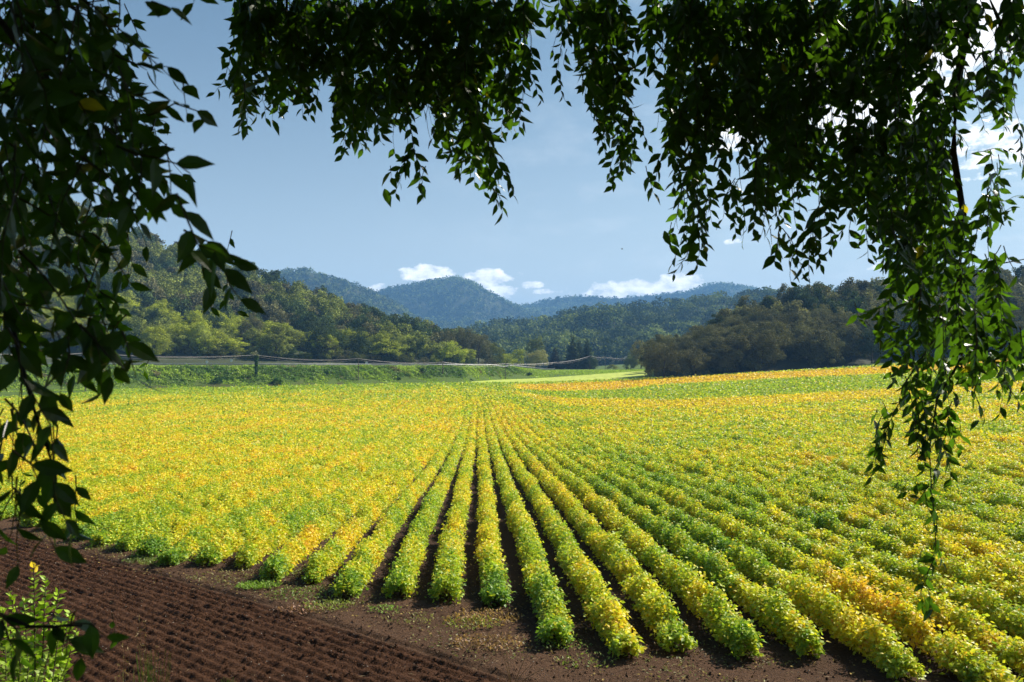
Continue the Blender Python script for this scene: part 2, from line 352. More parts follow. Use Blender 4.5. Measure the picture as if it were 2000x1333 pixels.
def row_geo(k):
    dd = np.arange(6, 240, .25); xx = rowx(k, dd)
    st = np.interp(xx, _sx, _sy) + .7 * (hsh(k, 1, 3) - .5); en = dend(xx)
    vis = (dd > st) & (dd < en) & (xx > -.72 * dd - 1.5) & (xx < .72 * dd + 1.5)
    if not vis.any(): return None
    parts = []
    s = lsize(dd); per = ROW * lai(dd) / (.36 * s * s) * .25 * vis
    gap = vn(dd / .8, dd * 0 + k * 3.7, 12); per = per * np.where(gap < .16, .35, 1.0) * np.where(dd - st < 1.2, 1.1, 1)
    n = int(per.sum()); cdf = np.cumsum(per) / per.sum()
    y = np.interp(rng.random(n), cdf, dd) + .125 * rng.random(n)
    hh = (.41 + .27 * (vn(y / .38, y * 0 + k * 1.7, 22) - .5) + .14 * (vn(y / 2.5, y * 0 + k, 23) - .5)) * (.72 + .28 * ss(0, 1.1, y - np.interp(rowx(k, y), _sx, _sy)))
    ww = .175 + .13 * (vn(y / .42, (y * 0 + k * 2.9) + (rng.random(n) < .5) * 7.7, 24) - .5) + .085 * ss(16, 60, y)
    # angle round the hump: more leaves on the outer shell
    hh = hh * np.where(vn(y / .8, y * 0 + k * 3.7, 12) < .16, .62, 1.0)
    a = rng.random(n) * np.pi; r = np.sqrt(rng.random(n) * .66 + .34) * (.80 + .52 * rng.random(n) ** 2.2)
    ox = np.cos(a) * ww * r; oz = .06 + np.sin(a) ** .8 * (hh - .06) * r
    low = rng.random(n) < .10; oz = np.where(low, oz * rng.random(n), oz)
    x = rowx(k, y) + ox + .09 * (vn(y / 1.6, y * 0 + k * 5.1, 29) - .5); P = np.stack([x, y, G(x, y) + oz], -1)
    nr = np.stack([np.cos(a) * .75, .35 * rng.standard_normal(n), .55 + np.sin(a) * .6], -1) + .7 * rng.standard_normal((n, 3))
    A = rng.standard_normal((n, 3)); A[:, 2] = A[:, 2] * .5 - .25
    S = lsize(y) * (.7 + .6 * rng.random(n))
    q = crop_q(x, y, np.full(n, float(k))) - .10 * (r - .8)
    co = crop_col(q, n)
    nearm = y < 19
    if nearm.any(): parts.append(stamp(T4, P[nearm], A[nearm], nr[nearm], S[nearm], co[nearm]))
    if (~nearm).any(): parts.append(stamp(T4, P[~nearm], A[~nearm], nr[~nearm], S[~nearm], co[~nearm], 1.05))
    # stems near the front, pale and brownish
    fr = vis & (dd < 20)
    if fr.any():
        m = int(fr.sum() * .25 * 60); ys = rng.choice(dd[fr], m) + .25 * rng.random(m); xs = rowx(k, ys) + .055 * rng.standard_normal(m)
        Ps = np.stack([xs, ys, G(xs, ys)], -1); As = np.stack([.3 * rng.standard_normal(m), .3 * rng.standard_normal(m), np.ones(m)], -1)
        cs = np.array([[.15, .13, .05]]) * (.6 + .9 * rng.random((m, 1))); parts.append(stamp(T4, Ps, As, rng.standard_normal((m, 3)), .18 + .22 * rng.random(m), cs, .045))
    # inner mass of the far part of the row
    fa = vis & (dd > 34)
    if fa.any():
        y2 = dd[fa][::2]; y2 = y2 if len(y2) > 1 else dd[fa][:2]
        if len(y2) > 1:
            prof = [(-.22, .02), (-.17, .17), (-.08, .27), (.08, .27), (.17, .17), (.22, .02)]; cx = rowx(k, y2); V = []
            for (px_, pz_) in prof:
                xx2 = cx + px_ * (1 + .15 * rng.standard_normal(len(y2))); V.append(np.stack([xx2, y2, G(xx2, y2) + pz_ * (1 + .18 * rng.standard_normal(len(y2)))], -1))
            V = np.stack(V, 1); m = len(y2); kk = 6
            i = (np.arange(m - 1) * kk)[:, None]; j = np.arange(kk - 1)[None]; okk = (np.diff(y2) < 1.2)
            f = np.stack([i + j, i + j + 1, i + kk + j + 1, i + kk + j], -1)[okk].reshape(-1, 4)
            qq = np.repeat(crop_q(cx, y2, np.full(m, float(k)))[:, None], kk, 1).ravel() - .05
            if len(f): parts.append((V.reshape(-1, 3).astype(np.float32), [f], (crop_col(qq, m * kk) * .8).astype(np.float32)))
    return merge(parts)
k_lo, k_hi = -190, 250
ORD = ['', 'first', 'second', 'third', 'fourth', 'fifth', 'sixth', 'seventh', 'eighth', 'ninth', 'tenth', 'eleventh', 'twelfth', 'thirteenth', 'fourteenth']
SIDE_L, SIDE_R = -9, 13
mass = []
for k in range(k_lo, k_hi):
    g = row_geo(k)
    if g is None: continue
    if SIDE_L <= k <= SIDE_R:
        if k == 0: lb = 'yellow-green soybean row pointing straight at the viewer with dark furrows beside it'
        elif k in (5, 6): lb = 'greenest soybean row, %s to the right of the row pointing straight at the viewer' % ORD[k]
        elif k < 0: lb = 'soybean row, %s to the left of the row pointing straight at the viewer' % ORD[-k]
        else: lb = 'soybean row, %s to the right of the row pointing straight at the viewer' % ORD[k]
        o = mesh('soybean_row', g[0], g[1], M_crop, col=g[2])
        tag(o, lb, 'crop row', 'soybean rows running away across the field')
    else: mass.append(g)
g = merge(mass); del mass
tag(mesh('soybean_crop', g[0], g[1], M_crop, col=g[2]), 'yellow and green soybean plants merging into one leafy carpet', 'crop', kind='stuff'); del g

# far pale field beyond the rows
fx = np.linspace(-12, 62, 150); P0 = dend(fx) + .3; P1 = np.interp(fx, _bx, _bd) - 1.5
P1 = np.maximum(P1, P0 + .2); tt = np.linspace(0, 1, 30)
XX = np.repeat(fx[None], 30, 0); YY = P0[None] + (P1 - P0)[None] * tt[:, None]
ZZ = G(XX, YY) + .30 + .06 * (fbm(XX * .8, YY * .8, 5) - .5); ZZ[0] -= .28; ZZ[-1] -= .28
ii = np.arange(30 * 150).reshape(30, 150); ff = np.stack([ii[:-1, :-1], ii[:-1, 1:], ii[1:, 1:], ii[1:, :-1]], -1).reshape(-1, 4)
cc = np.array([.37, .43, .06]) * (.65 + .7 * fbm(XX * 1.5, YY * .4, 8)[..., None])
tag(mesh('pale_field', np.stack([XX, YY, ZZ], -1).reshape(-1, 3), ff, M_terr, col=cc.reshape(-1, 3), smooth=True), 'pale yellow-green field beyond the soybean rows', 'field', kind='structure')

# ------------------------------------------------------------------ clods, weeds
def near_pts(n, cond):
    out_ = []
    while sum(len(a) for a in out_) < n:
        x = rng.uniform(-13, 8, n * 2); y = rng.uniform(7, 19, n * 2); m = cond(x, y); out_.append(np.stack([x, y], -1)[m])
    return np.concatenate(out_)[:n]
oct_v = np.array([[1, 0, 0], [-1, 0, 0], [0, 1, 0], [0, -1, 0], [0, 0, 1], [0, 0, -1]], float)
oct_f = np.array([[0, 2, 4], [2, 1, 4], [1, 3, 4], [3, 0, 4], [2, 0, 5], [1, 2, 5], [3, 1, 5], [0, 3, 5]])
def pebbles(P, S, colr):
    n = len(P); V = P[:, None, :] + S[:, None, None] * (oct_v[None] * (.6 + .8 * rng.random((n, 6, 1)))) * np.array([1, 1, .75])
    f = (oct_f[None] + (np.arange(n) * 6)[:, None, None]).reshape(-1, 3); return V.reshape(-1, 3), f, np.repeat(colr, 6, 0)
def gz_surface(x, y, r=.02): return G(x, y) + r
q = near_pts(9000, lambda x, y: (tuv(x, y)[1] < 0) & (y < np.interp(x, _sx, _sy) + 2))
S = .006 + .02 * rng.random(len(q)) ** 4
V, f, cc = pebbles(np.stack([q[:, 0], q[:, 1], G(q[:, 0], q[:, 1]) + .01], -1), S, soil_h * (.6 + 1.0 * rng.random((len(q), 1))))
q2 = near_pts(16000, lambda x, y: (tuv(x, y)[1] > .05) & (y > 7))
S2 = .006 + .02 * rng.random(len(q2)) ** 3
V2, f2, cc2 = pebbles(np.stack([q2[:, 0], q2[:, 1], G(q2[:, 0], q2[:, 1]) - .02 + .03 * rng.random(len(q2))], -1), S2, soil_t * (.8 + .8 * rng.random((len(q2), 1))))
q3 = near_pts(1500, lambda x, y: (y < np.interp(x, _sx, _sy) + 2))
V3, f3, cc3 = pebbles(np.stack([q3[:, 0], q3[:, 1], G(q3[:, 0], q3[:, 1]) + .012], -1), .004 + .007 * rng.random(len(q3)), np.array([[.38, .33, .27]]) * (.5 + .7 * rng.random((len(q3), 1))))
n4 = 3000; q4 = near_pts(n4, lambda x, y: (y > np.interp(x, _sx, _sy) - .9 - .8 * rng.random(len(x))) & (y < np.interp(x, _sx, _sy) + 3.5) & (y < 18))
lf = stamp(T4, np.stack([q4[:, 0], q4[:, 1], G(q4[:, 0], q4[:, 1]) + .022], -1), np.stack([rng.standard_normal(n4), rng.standard_normal(n4), .15 * rng.standard_normal(n4)], -1), rng.standard_normal((n4, 3)) * .35 + [0, 0, 1], .025 + .03 * rng.random(n4),
           np.array([[.34, .24, .08]]) * (.35 + .9 * rng.random((n4, 1))), .8)
n5 = 2600; q5 = near_pts(n5, lambda x, y: (y < np.interp(x, _sx, _sy) + 1) & ((tuv(x, y)[1] < 0) | (rng.random(len(x)) < .22)))
sw = stamp(T4, np.stack([q5[:, 0], q5[:, 1], G(q5[:, 0], q5[:, 1]) + .018], -1), np.stack([rng.standard_normal(n5), rng.standard_normal(n5), .12 * rng.random(n5)], -1), rng.standard_normal((n5, 3)) * .3 + [0, 0, 1], .03 + .09 * rng.random(n5) ** 2,
           np.array([[.32, .24, .14]]) * (.5 + .8 * rng.random((n5, 1))), .09)
g = merge([(V, [f], cc), (V2, [f2], cc2), (V3, [f3], cc3), lf, sw])
tag(mesh('soil_clods', g[0], g[1], M_soil, col=g[2]), 'small clods, stones, straw and fallen leaves scattered on the bare soil', 'soil litter', kind='stuff')
# weeds on the headland
wp = []
for (px, py, rad, n, cA) in [(505, 1150, .28, 700, (.22, .34, .04)), (320, 1102, .35, 500, (.22, .27, .05)), (275, 1100, .25, 250, (.16, .2, .05)), (590, 1165, .45, 350, (.2, .26, .05)), (640, 1190, .3, 300, (.26, .30, .06)),
                            (945, 1215, .42, 500, (.36, .22, .08)), (925, 1225, .3, 180, (.30, .33, .05)), (950, 1265, .35, 420, (.34, .20, .10)), (750, 1195, .2, 120, (.2, .3, .05)), (800, 1215, .3, 120, (.3, .28, .09)),
                            (560, 1120, .4, 260, (.25, .28, .06)), (1100, 1262, .3, 120, (.2, .28, .05)), (590, 1195, .25, 160, (.33, .17, .10)), (1145, 1300, .3, 100, (.25, .3, .06)), (350, 1085, .5, 300, (.25, .28, .05)), (450, 1130, .5, 200, (.28, .25, .08)), (230, 1070, .5, 250, (.22, .24, .05))]:
    h_ = hit(px, py); r = rad * np.sqrt(rng.random(n)); a = rng.random(n) * 6.283; x = h_[0] + r * np.cos(a) * 1.3; y = h_[1] + r * np.sin(a)
    P = np.stack([x, y, G(x, y) + .02 + .03 * rng.random(n)], -1); A = np.stack([rng.standard_normal(n), rng.standard_normal(n), .4 + .5 * rng.random(n)], -1)
    wp.append(stamp(T4, P, A, rng.standard_normal((n, 3)) + [0, 0, 1.2], .025 + .04 * rng.random(n), np.array([cA]) * (.5 + .8 * rng.random((n, 1))), .6))
n = 2600; q = near_pts(n, lambda x, y: (tuv(x, y)[1] < -.1) & (y < np.interp(x, _sx, _sy) + 1.0) & (fbm(x * 1.1, y * 1.1, 99) > .53))
P = np.stack([q[:, 0], q[:, 1], G(q[:, 0], q[:, 1]) + .015], -1)
wp.append(stamp(T4, P, np.stack([rng.standard_normal(n), rng.standard_normal(n), .5 * rng.random(n)], -1), rng.standard_normal((n, 3)) + [0, 0, 1.5], .02 + .035 * rng.random(n), np.array([[.2, .2, .06]]) * (.5 + .9 * rng.random((n, 1))), .6))
g = merge(wp); tag(mesh('weeds', g[0], g[1], M_weed, col=g[2]), 'low green and rusty weeds creeping over the bare headland soil', 'weeds', kind='stuff')

# ------------------------------------------------------------------ bank growth, verge
n = 230000
x = rng.uniform(-175, 60, n); fy = np.interp(x, _bx, _bd); y = fy + rng.uniform(-1.5, 15, n)
lump = fbm(x * 1.0, y * 1.3, 111, 4); lump2 = fbm(x * .16, y * .3, 121, 3)
inb = ss(2.0, 5.0, y - fy) * ss(14, 10.5, y - fy) * ss(8, 0, x)
hh = inb * np.maximum(0, (lump - .40)) * 2.6 + .08
m = (vn(x * .9, y * 1.2, 131) > .12 * inb) & (np.abs(x / y) < .72)
x, y, hh, fy, lump2, inb = x[m], y[m], hh[m], fy[m], lump2[m], inb[m]; n = len(x)
P = np.stack([x, y, G(x, y) + hh * (.35 + .65 * rng.random(n))], -1)
light = np.array([.33, .44, .05]); dark = np.array([.10, .19, .03]); dry = np.array([.22, .19, .07])
tcol = light + (dark - light) * (np.clip((lump2 - .36) * 4, 0, 1) * inb * .9)[:, None]  # dark green paints shadow pockets among the brambles
tcol = np.where((vn(x * .3, y * .8, 141) > .88)[:, None] * (inb > .3)[:, None], dry, tcol) * (.65 + .7 * rng.random((n, 1)))
g = stamp(T4, P, rng.standard_normal((n, 3)) + [0, 0, .2], rng.standard_normal((n, 3)) + [.3, -.2, 1.2], .16 + .26 * rng.random(n), tcol, 1.2)
tag(mesh('bank_vegetation', g[0], g[1], M_weed, col=g[2]), 'tangled sunlit brambles and grass covering the green bank below the road', 'undergrowth', kind='stuff')

# ------------------------------------------------------------------ road, guard rail, signs
rx = np.linspace(-220, 140, 400); rf = np.interp(rx, _bx, _bd)
rf = np.convolve(np.pad(rf, 12, 'edge'), np.ones(25) / 25, 'valid')
rows_ = []
for off in (14.5, 17.5, 20.5): rows_.append(np.stack([rx, rf + off, G(rx, rf + off) + .06], -1))
V = np.stack(rows_, 0).reshape(-1, 3); ii = np.arange(1200).reshape(3, 400)
ff = np.stack([ii[:-1, :-1], ii[:-1, 1:], ii[1:, 1:], ii[1:, :-1]], -1).reshape(-1, 4)
tag(mesh('road', V, ff, M_asph, smooth=True), 'grey country road behind the green bank', 'road', kind='structure')
gr = empty('guard_rail', (rx[10], rf[10] + 14.0, float(G(rx[10], rf[10] + 14))), 'grey steel guard rail along the road above the green bank', 'guard rail')
base = np.array(gr.location)
sel = slice(10, 262); bx_ = rx[sel]; by_ = rf[sel] + 14.0; bz_ = G(bx_, by_) + .72
prof = [(-.03, -.16), (-.07, -.08), (-.03, 0), (-.07, .08), (-.03, .16), (.02, .16), (.02, -.16)]
V = np.stack([np.stack([bx_, by_ + a, bz_ + b], -1) for a, b in prof], 1) - base; m = len(bx_)
i = (np.arange(m - 1) * 7)[:, None]; j = np.arange(7)[None]; jn = (j + 1) % 7
ff = np.stack([i + j, i + jn, i + 7 + jn, i + 7 + j], -1).reshape(-1, 4)
mesh('beam', V.reshape(-1, 3), ff, M_steel, gr)
for q_ in range(0, m, 4):
    b = box(0, .08, -.45, .12, .1, .95); o = mesh('post', b[0], b[1], M_steel, gr); o.location = np.array([bx_[q_], by_[q_], bz_[q_]]) - base
def sign(px, ytop, ybot, d, label, shape):
    p = at(px, ytop, d); g0 = float(G(p[0], p[1])); h_ = p[2] - g0
    r = empty('road_sign', (p[0], p[1], g0), label, 'road sign', 'road signs along the road')
    t_ = tube([(0, 0, 0), (0, 0, h_)], .04, 8); mesh('post', t_[0], t_[1], M_steel, r)
    if shape == 'disc':
        a = np.linspace(0, 2 * np.pi, 24, endpoint=False); c2 = np.stack([.42 * np.cos(a), 0 * a, .42 * np.sin(a)], -1)
        V = np.concatenate([c2 + [0, -.05, h_ - .4], c2 + [0, -.08, h_ - .4]]); i = np.arange(24); j = (i + 1) % 24
        mesh('plate', V, [np.stack([i, j, j + 24, i + 24], -1), np.arange(24, 48)[None], np.arange(24)[None][:, ::-1]], M_white, r)
    else:
        b = box(0, -.06, h_ - .4, .6, .03, .7); mesh('plate', b[0], b[1], M_white, r)
sign(404, 705, 716, 226, 'small pale rectangular road sign left of the round one', 'box')
sign(452, 702, 716, 228, 'round white road sign on a post nearest the ivy-covered pole', 'disc')
sign(716, 707, 718, 245, 'small round road sign just right of the thin bare pole', 'disc')

# ------------------------------------------------------------------ poles and cables
pole_px = [(-60, 688, 152), (168, 690, 172), (501, 694, 203), (700, 701, 221), (865, 708, 238), (987, 711, 262), (1083, 708.5, 288), (1152, 696, 300), (1182, 698, 330), (1250, 700, 372)]
names_ = [None, 'slim wooden pole at the far left behind the hanging leaves', 'wooden pole wrapped in green ivy with a pale bushy top', 'thin bare wooden pole between the ivy-covered pole and the thick dark one', 'thick dark wooden pole standing on the bank face',
          'thin pole where the cables dip lowest above the bank', 'pole in front of the smallest dark conifer', 'pole in front of the dark conifers where the cables rise highest', 'slim pole just right of the dark conifers', None]
tops = []
for i, (px, py, d) in enumerate(pole_px):
    p = at(px, py, d); g0 = float(G(p[0], p[1])) - .2; tops.append(p)
    if names_[i] is None: continue
    r = empty('utility_pole', (p[0], p[1], g0), names_[i], 'pole', 'utility poles along the bank')
    rad = .16 if i == 4 else (.10 if i in (2, 3, 7) else .09)
    t_ = tube([(0, 0, 0), (0.01, 0, (p[2] - g0) * .5), (0, 0, p[2] - g0 + .3)], [rad * 1.2, rad, rad * .8], 10); mesh('shaft', t_[0], t_[1], M_wood, r)
    b = box(0, 0, p[2] - g0 - .05, .9, .1, .1); mesh('crossarm', b[0], b[1], M_wood, r)
    if i == 2:
        n = 2600; zz = rng.random(n) * (p[2] - g0); a = rng.random(n) * 6.28; rr = .42 * (.5 + .6 * rng.random(n)) * (.6 + .6 * vn(zz * .9, a * 0, 3))
        P = np.stack([rr * np.cos(a), rr * np.sin(a), zz], -1)
        g1 = stamp(T4, P, rng.standard_normal((n, 3)) - [0, 0, .5], P * [1, 1, 0] + .3 * rng.standard_normal((n, 3)), .16 + .14 * rng.random(n), np.array([[.05, .11, .02]]) * (.6 + .8 * rng.random((n, 1))))
        ga = g1
        n = 420; P = rng.standard_normal((n, 3)) * [.30, .28, .28] + [-.35, 0, p[2] - g0 + .25]; P[:, 0] += .35 * np.sin(P[:, 2] * 5)
        g1 = stamp(T4, P, rng.standard_normal((n, 3)), rng.standard_normal((n, 3)) + [.5, 0, .6], .16 + .16 * rng.random(n), np.array([[.28, .27, .15]]) * (.6 + .8 * rng.random((n, 1))))
        g1 = merge([ga, g1]); mesh('ivy', g1[0], g1[1], M_weed, r, col=g1[2])
sag = [.5, .6, .7, .6, .5, .3, .4, .2, .5]
for wi, (ox, oz, thick) in enumerate([(-.35, .05, .020), (0, .02, .024), (.35, .05, .020), (0, -.35, .016)]):
    pts = []
    for i in range(len(tops) - 1):
        a, b = tops[i] + [ox * .2, ox * 1.0, oz], tops[i + 1] + [ox * .2, ox * 1.0, oz]
        for t_ in np.linspace(0, 1, 24, endpoint=False): pts.append(a * (1 - t_) + b * t_ - np.array([0, 0, (sag[i] + .12 * wi) * 4 * t_ * (1 - t_)]))
    g1 = tube(pts, thick, 5)
    tag(mesh('overhead_cable', g1[0], g1[1], M_cable), ['rearmost upper cable slung between the poles', 'thicker middle cable slung between the poles', 'frontmost upper cable slung between the poles', 'lowest cable hanging under the others between the poles'][wi] , 'cable', 'cables slung between the poles')

# ------------------------------------------------------------------ trees
def lobes_tree(seed, rx_=4.2, rz=4.2, cz=5.3, nl=34, per=190, ls=(.26, .48), lr=(1.0, 1.8), col=(1, 1, 1), flat=0, open_=.0, up=.25):
    r_ = np.random.default_rng(seed)
    dirs = unit(r_.standard_normal((nl, 3))); dirs[:, 2] = np.where(dirs[:, 2] < -.75, -dirs[:, 2], dirs[:, 2])
    cen = dirs * np.array([rx_, rx_, rz]) * (.42 + .62 * r_.random((nl, 1)) ** .8) * (1 + .16 * np.sin(dirs[:, :1] * 3 + seed) * np.cos(dirs[:, 2:3] * 4 + seed)) + [0, 0, cz]
    cen[:, 2] = np.maximum(cen[:, 2], 1.0)
    rad = lr[0] + (lr[1] - lr[0]) * r_.random(nl) ** 1.4; tone = .70 + .60 * r_.random(nl)
    k = np.repeat(np.arange(nl), per); n = len(k)
    dd = unit(r_.standard_normal((n, 3))); rr = (.70 + .38 * r_.random((n, 1)))
    rr = rr * (1 + .22 * np.sin(dd[:, :1] * 7 + k[:, None]) * np.sin(dd[:, 2:3] * 8 + k[:, None] * 2))
    P = cen[k] + dd * rad[k][:, None] * rr * [1, 1, .85]
    keep = P[:, 2] > .15; P, dd, k = P[keep], dd[keep], k[keep]; n = len(P)
    nn = dd + .34 * r_.standard_normal((n, 3)) + [0, 0, up]
    cc_ = np.array([col]) * (tone[k] * (.50 + 1.0 * r_.random(n)))[:, None]
    return stamp(T4, P, r_.standard_normal((n, 3)), nn, r_.uniform(*ls, n), cc_, 1.15)
def trunk_geo(h, r0, seed, nb=5, zb=.25):
    r_ = np.random.default_rng(seed); parts = [tube([(0, 0, -.6), (.1, 0, h * .35), (-.1, .1, h * .7), (0, 0, h * .95)], [r0 * 1.3, r0, r0 * .6, r0 * .15], 8)]
    for i in range(nb):
        a = i * 2.4 + r_.random(); z0 = h * (zb + .45 * i / nb); ln = h * .3
        parts.append(tube([(0, 0, z0), (math.cos(a) * ln * .5, math.sin(a) * ln * .5, z0 + ln * .35), (math.cos(a) * ln, math.sin(a) * ln, z0 + ln * .8)], [r0 * .45, r0 * .3, r0 * .08], 6))
    g = merge(parts); return g
def conifer_geo(seed, h=13, rb=3.0):
    r_ = np.random.default_rng(seed); P, A, S = [], [], []
    z = .6
    while z < h:
        rr = rb * (1 - z / h) ** .85 * (.85 + .3 * r_.random()) + .15; nb = max(4, int(11 * (1 - z / h) + 4))
        for b in range(nb):
            a = r_.random() * 6.283; ln = rr * (.75 + .4 * r_.random()); m_ = max(3, int(ln * 9))
            for s_ in np.linspace(.15, 1, m_):
                for _ in range(2):
                    P.append((math.cos(a) * ln * s_ + .15 * r_.standard_normal(), math.sin(a) * ln * s_ + .15 * r_.standard_normal(), z - .28 * ln * s_ + .12 * r_.standard_normal()))
                    A.append((math.cos(a) + .7 * r_.standard_normal(), math.sin(a) + .7 * r_.standard_normal(), -.35 + .3 * r_.standard_normal())); S.append(.35 + .3 * r_.random())
        z += .42
    P = np.array(P); A = np.array(A); n = len(P)
    return stamp(T4, P, A, r_.standard_normal((n, 3)) * .5 + [0, 0, 1], S, (.7 + .6 * r_.random((n, 1))) * np.ones((1, 3)), .7)
def proto_mesh(name, g, m_):
    o = mesh(name, g[0], g[1], m_, col=g[2]); me = o.data; bpy.data.objects.remove(o); return me
crowns = {
 'round': [proto_mesh('crown', lobes_tree(s, 4.4, 4.5, 4.6, 44, 190, (.18, .36), (.7, 1.8)), M_tree) for s in (1, 2, 3)],
 'oak': [proto_mesh('crown', lobes_tree(s, 4.6, 4.4, 4.7, 56, 175, (.17, .32), (.65, 1.55)), M_tree) for s in (11, 12, 13)],
 'upright': [proto_mesh('crown', lobes_tree(s, 3.1, 5.2, 5.4, 40, 170, (.18, .36), (.6, 1.5)), M_tree) for s in (21, 22)],
 'loose': [proto_mesh('crown', lobes_tree(s, 4.2, 4.8, 4.8, 44, 150, (.18, .38), (.55, 1.6), up=.45), M_tree) for s in (31, 32)],
 'conifer': [proto_mesh('crown', conifer_geo(s), M_tree) for s in (41, 42)]}
tr_me = [proto_mesh('trunk', trunk_geo(8.0, .2, s), M_bark) for s in (1, 2)]
kinds = {'round': ('broadleaf_tree', 'tree'), 'oak': ('holm_oak', 'tree'), 'upright': ('broadleaf_tree', 'tree'), 'loose': ('broadleaf_tree', 'tree'), 'conifer': ('conifer_tree', 'conifer')}
n_trees = 0
def tree(kind, p, h, wd, colr, label, group=None, shrub=False):
    global n_trees
    n_trees += 1
    o = empty('shrub' if shrub else kinds[kind][0], tuple(p), label, 'shrub' if shrub else kinds[kind][1], group, rz=random.uniform(0, 6.28))
    base_h = {'conifer': 13.0, 'upright': 11.0}.get(kind, 9.8); base_w = {'conifer': 6.0, 'upright': 7.6}.get(kind, 10.2)
    o.scale = (wd / base_w, wd / base_w, h / base_h)
    c_ = bpy.data.objects.new('crown', random.choice(crowns[kind])); COL.objects.link(c_); c_.parent = o; c_.color = (*colr, 1)
    if not shrub:
        t_ = bpy.data.objects.new('trunk', random.choice(tr_me)); COL.objects.link(t_); t_.parent = o
    return o
ORD_ = ['second', 'third', 'fourth', 'fifth', 'sixth', 'seventh', 'eighth', 'ninth', 'tenth']
GREY = np.array([.160, .150, .064]); OLIVE = np.array([.19, .21, .046]); YG = np.array([.40, .44, .045]); DARK = np.array([.060, .085, .026]); BROWN = np.array([.200, .188, .074])

def loft(Fp, Rp, nu, nv, amp, seed, prof=lambda t: t ** .9, back=120, nscale=40.):
    """hill surface from a foot line to a ridge line and down again behind"""
    Fp = np.array(Fp, float); Rp = np.array(Rp, float)
    def res(P, n):
        s = np.linspace(0, 1, len(P)); t = np.linspace(0, 1, n); Q = np.stack([np.interp(t, s, P[:, i]) for i in range(3)], -1)
        kk = max(3, n // len(P)) | 1; pad = kk // 2
        return np.stack([np.convolve(np.pad(Q[:, i], pad, 'edge'), np.ones(kk) / kk, 'valid') for i in range(3)], -1)
    f_, r_ = res(Fp, nu), res(Rp, nu); t = np.linspace(0, 1, nv)[None, :, None]
    S_ = f_[:, None, :] * (1 - t) + r_[:, None, :] * t
    pz = prof(t[..., 0]); S_[..., 2] = f_[:, None, 2] * (1 - pz) + r_[:, None, 2] * pz
    env = np.sin(np.pi * np.clip(t[..., 0], 0, 1)) ** .7
    S_[..., 2] += amp * env * (fbm(S_[..., 0] / nscale, S_[..., 1] / nscale, seed, 4) - .5) * 2
    dirb = unit((r_ - f_) * [1, 1, 0]); nb = max(6, nv // 4); tb = np.linspace(0, 1, nb + 1)[1:][None, :, None]
    B_ = r_[:, None, :] + dirb[:, None, :] * back * tb; B_[..., 2] = r_[:, None, 2] * (1 - tb[..., 0] ** 1.2) + (f_[:, None, 2] - 6) * tb[..., 0] ** 1.2
    return np.concatenate([S_, B_], 1), nv
def hill_mesh(name, S_, colr, label):
    nu, nv2 = S_.shape[:2]; ii = np.arange(nu * nv2).reshape(nu, nv2); ff = np.stack([ii[:-1, :-1], ii[1:, :-1], ii[1:, 1:], ii[:-1, 1:]], -1).reshape(-1, 4)
    c_ = np.array(colr)[None] * (.7 + .6 * fbm(S_[..., 0] / 15, S_[..., 1] / 15, 3).reshape(-1, 1))
    return tag(mesh(name, S_.reshape(-1, 3), ff, M_terr, col=c_, smooth=True), label, 'hill', kind='structure')
def A3(px, py, d): return at(px, py, d)
# left wooded hill
LF = [(-240, 175, -1.4), (-154, 212, -1.3), (-84, 232, -1.7), (-46, 255, -1.9), (-18, 280, -2.2), (0, 318, -3.6)]
LR = [A3(-400, 270, 440), A3(-100, 310, 430), A3(100, 390, 420), A3(250, 468, 405), A3(330, 500, 395), A3(400, 520, 385), A3(500, 548, 375), A3(560, 582, 368), A3(640, 605, 362), A3(700, 625, 358), A3(800, 662, 352), A3(870, 683, 350), A3(960, 703, 352)]
# resample both to the same azimuths
def by_az(P, azs):
    P = np.array(P, float); a = P[:, 0] / P[:, 1]; o_ = np.argsort(a); return np.stack([np.interp(azs, a[o_], P[o_, i]) for i in range(3)], -1)
azs = np.linspace(-.95, -.02, 60); Lf = by_az(LF, azs); Lr = by_az(LR, azs)
SL, nvL = loft(Lf, Lr, 120, 40, 3.0, 5, prof=lambda t: .25 * t + .75 * t ** 1.15)
hill_mesh('left_hill', SL, (.045, .055, .022), 'wooded hill on the left')
# right wooded hill
def foot(px, d): p = at(px, 705, d); return (p[0], p[1], float(G(p[0], p[1])) - .3)
RF = [foot(1272, 203), foot(1300, 200), foot(1400, 198), foot(1500, 198), foot(1750, 207), foot(2000, 215), foot(2400, 235)]
RR = [A3(1275, 715, 232), A3(1300, 700, 236), A3(1340, 690, 240), A3(1380, 668, 248), A3(1420, 652, 254), A3(1460, 622, 262), A3(1500, 612, 268), A3(1560, 598, 275), A3(1700, 586, 285), A3(1760, 572, 290), A3(1850, 562, 296), A3(2000, 552, 305), A3(2400, 530, 330)]
azr = np.linspace(.175, .88, 50); SR, nvR = loft(by_az(RF, azr), by_az(RR, azr), 100, 30, 1.5, 9, prof=lambda t: t)
hill_mesh('right_hill', SR, (.035, .040, .018), 'wooded hill on the right')

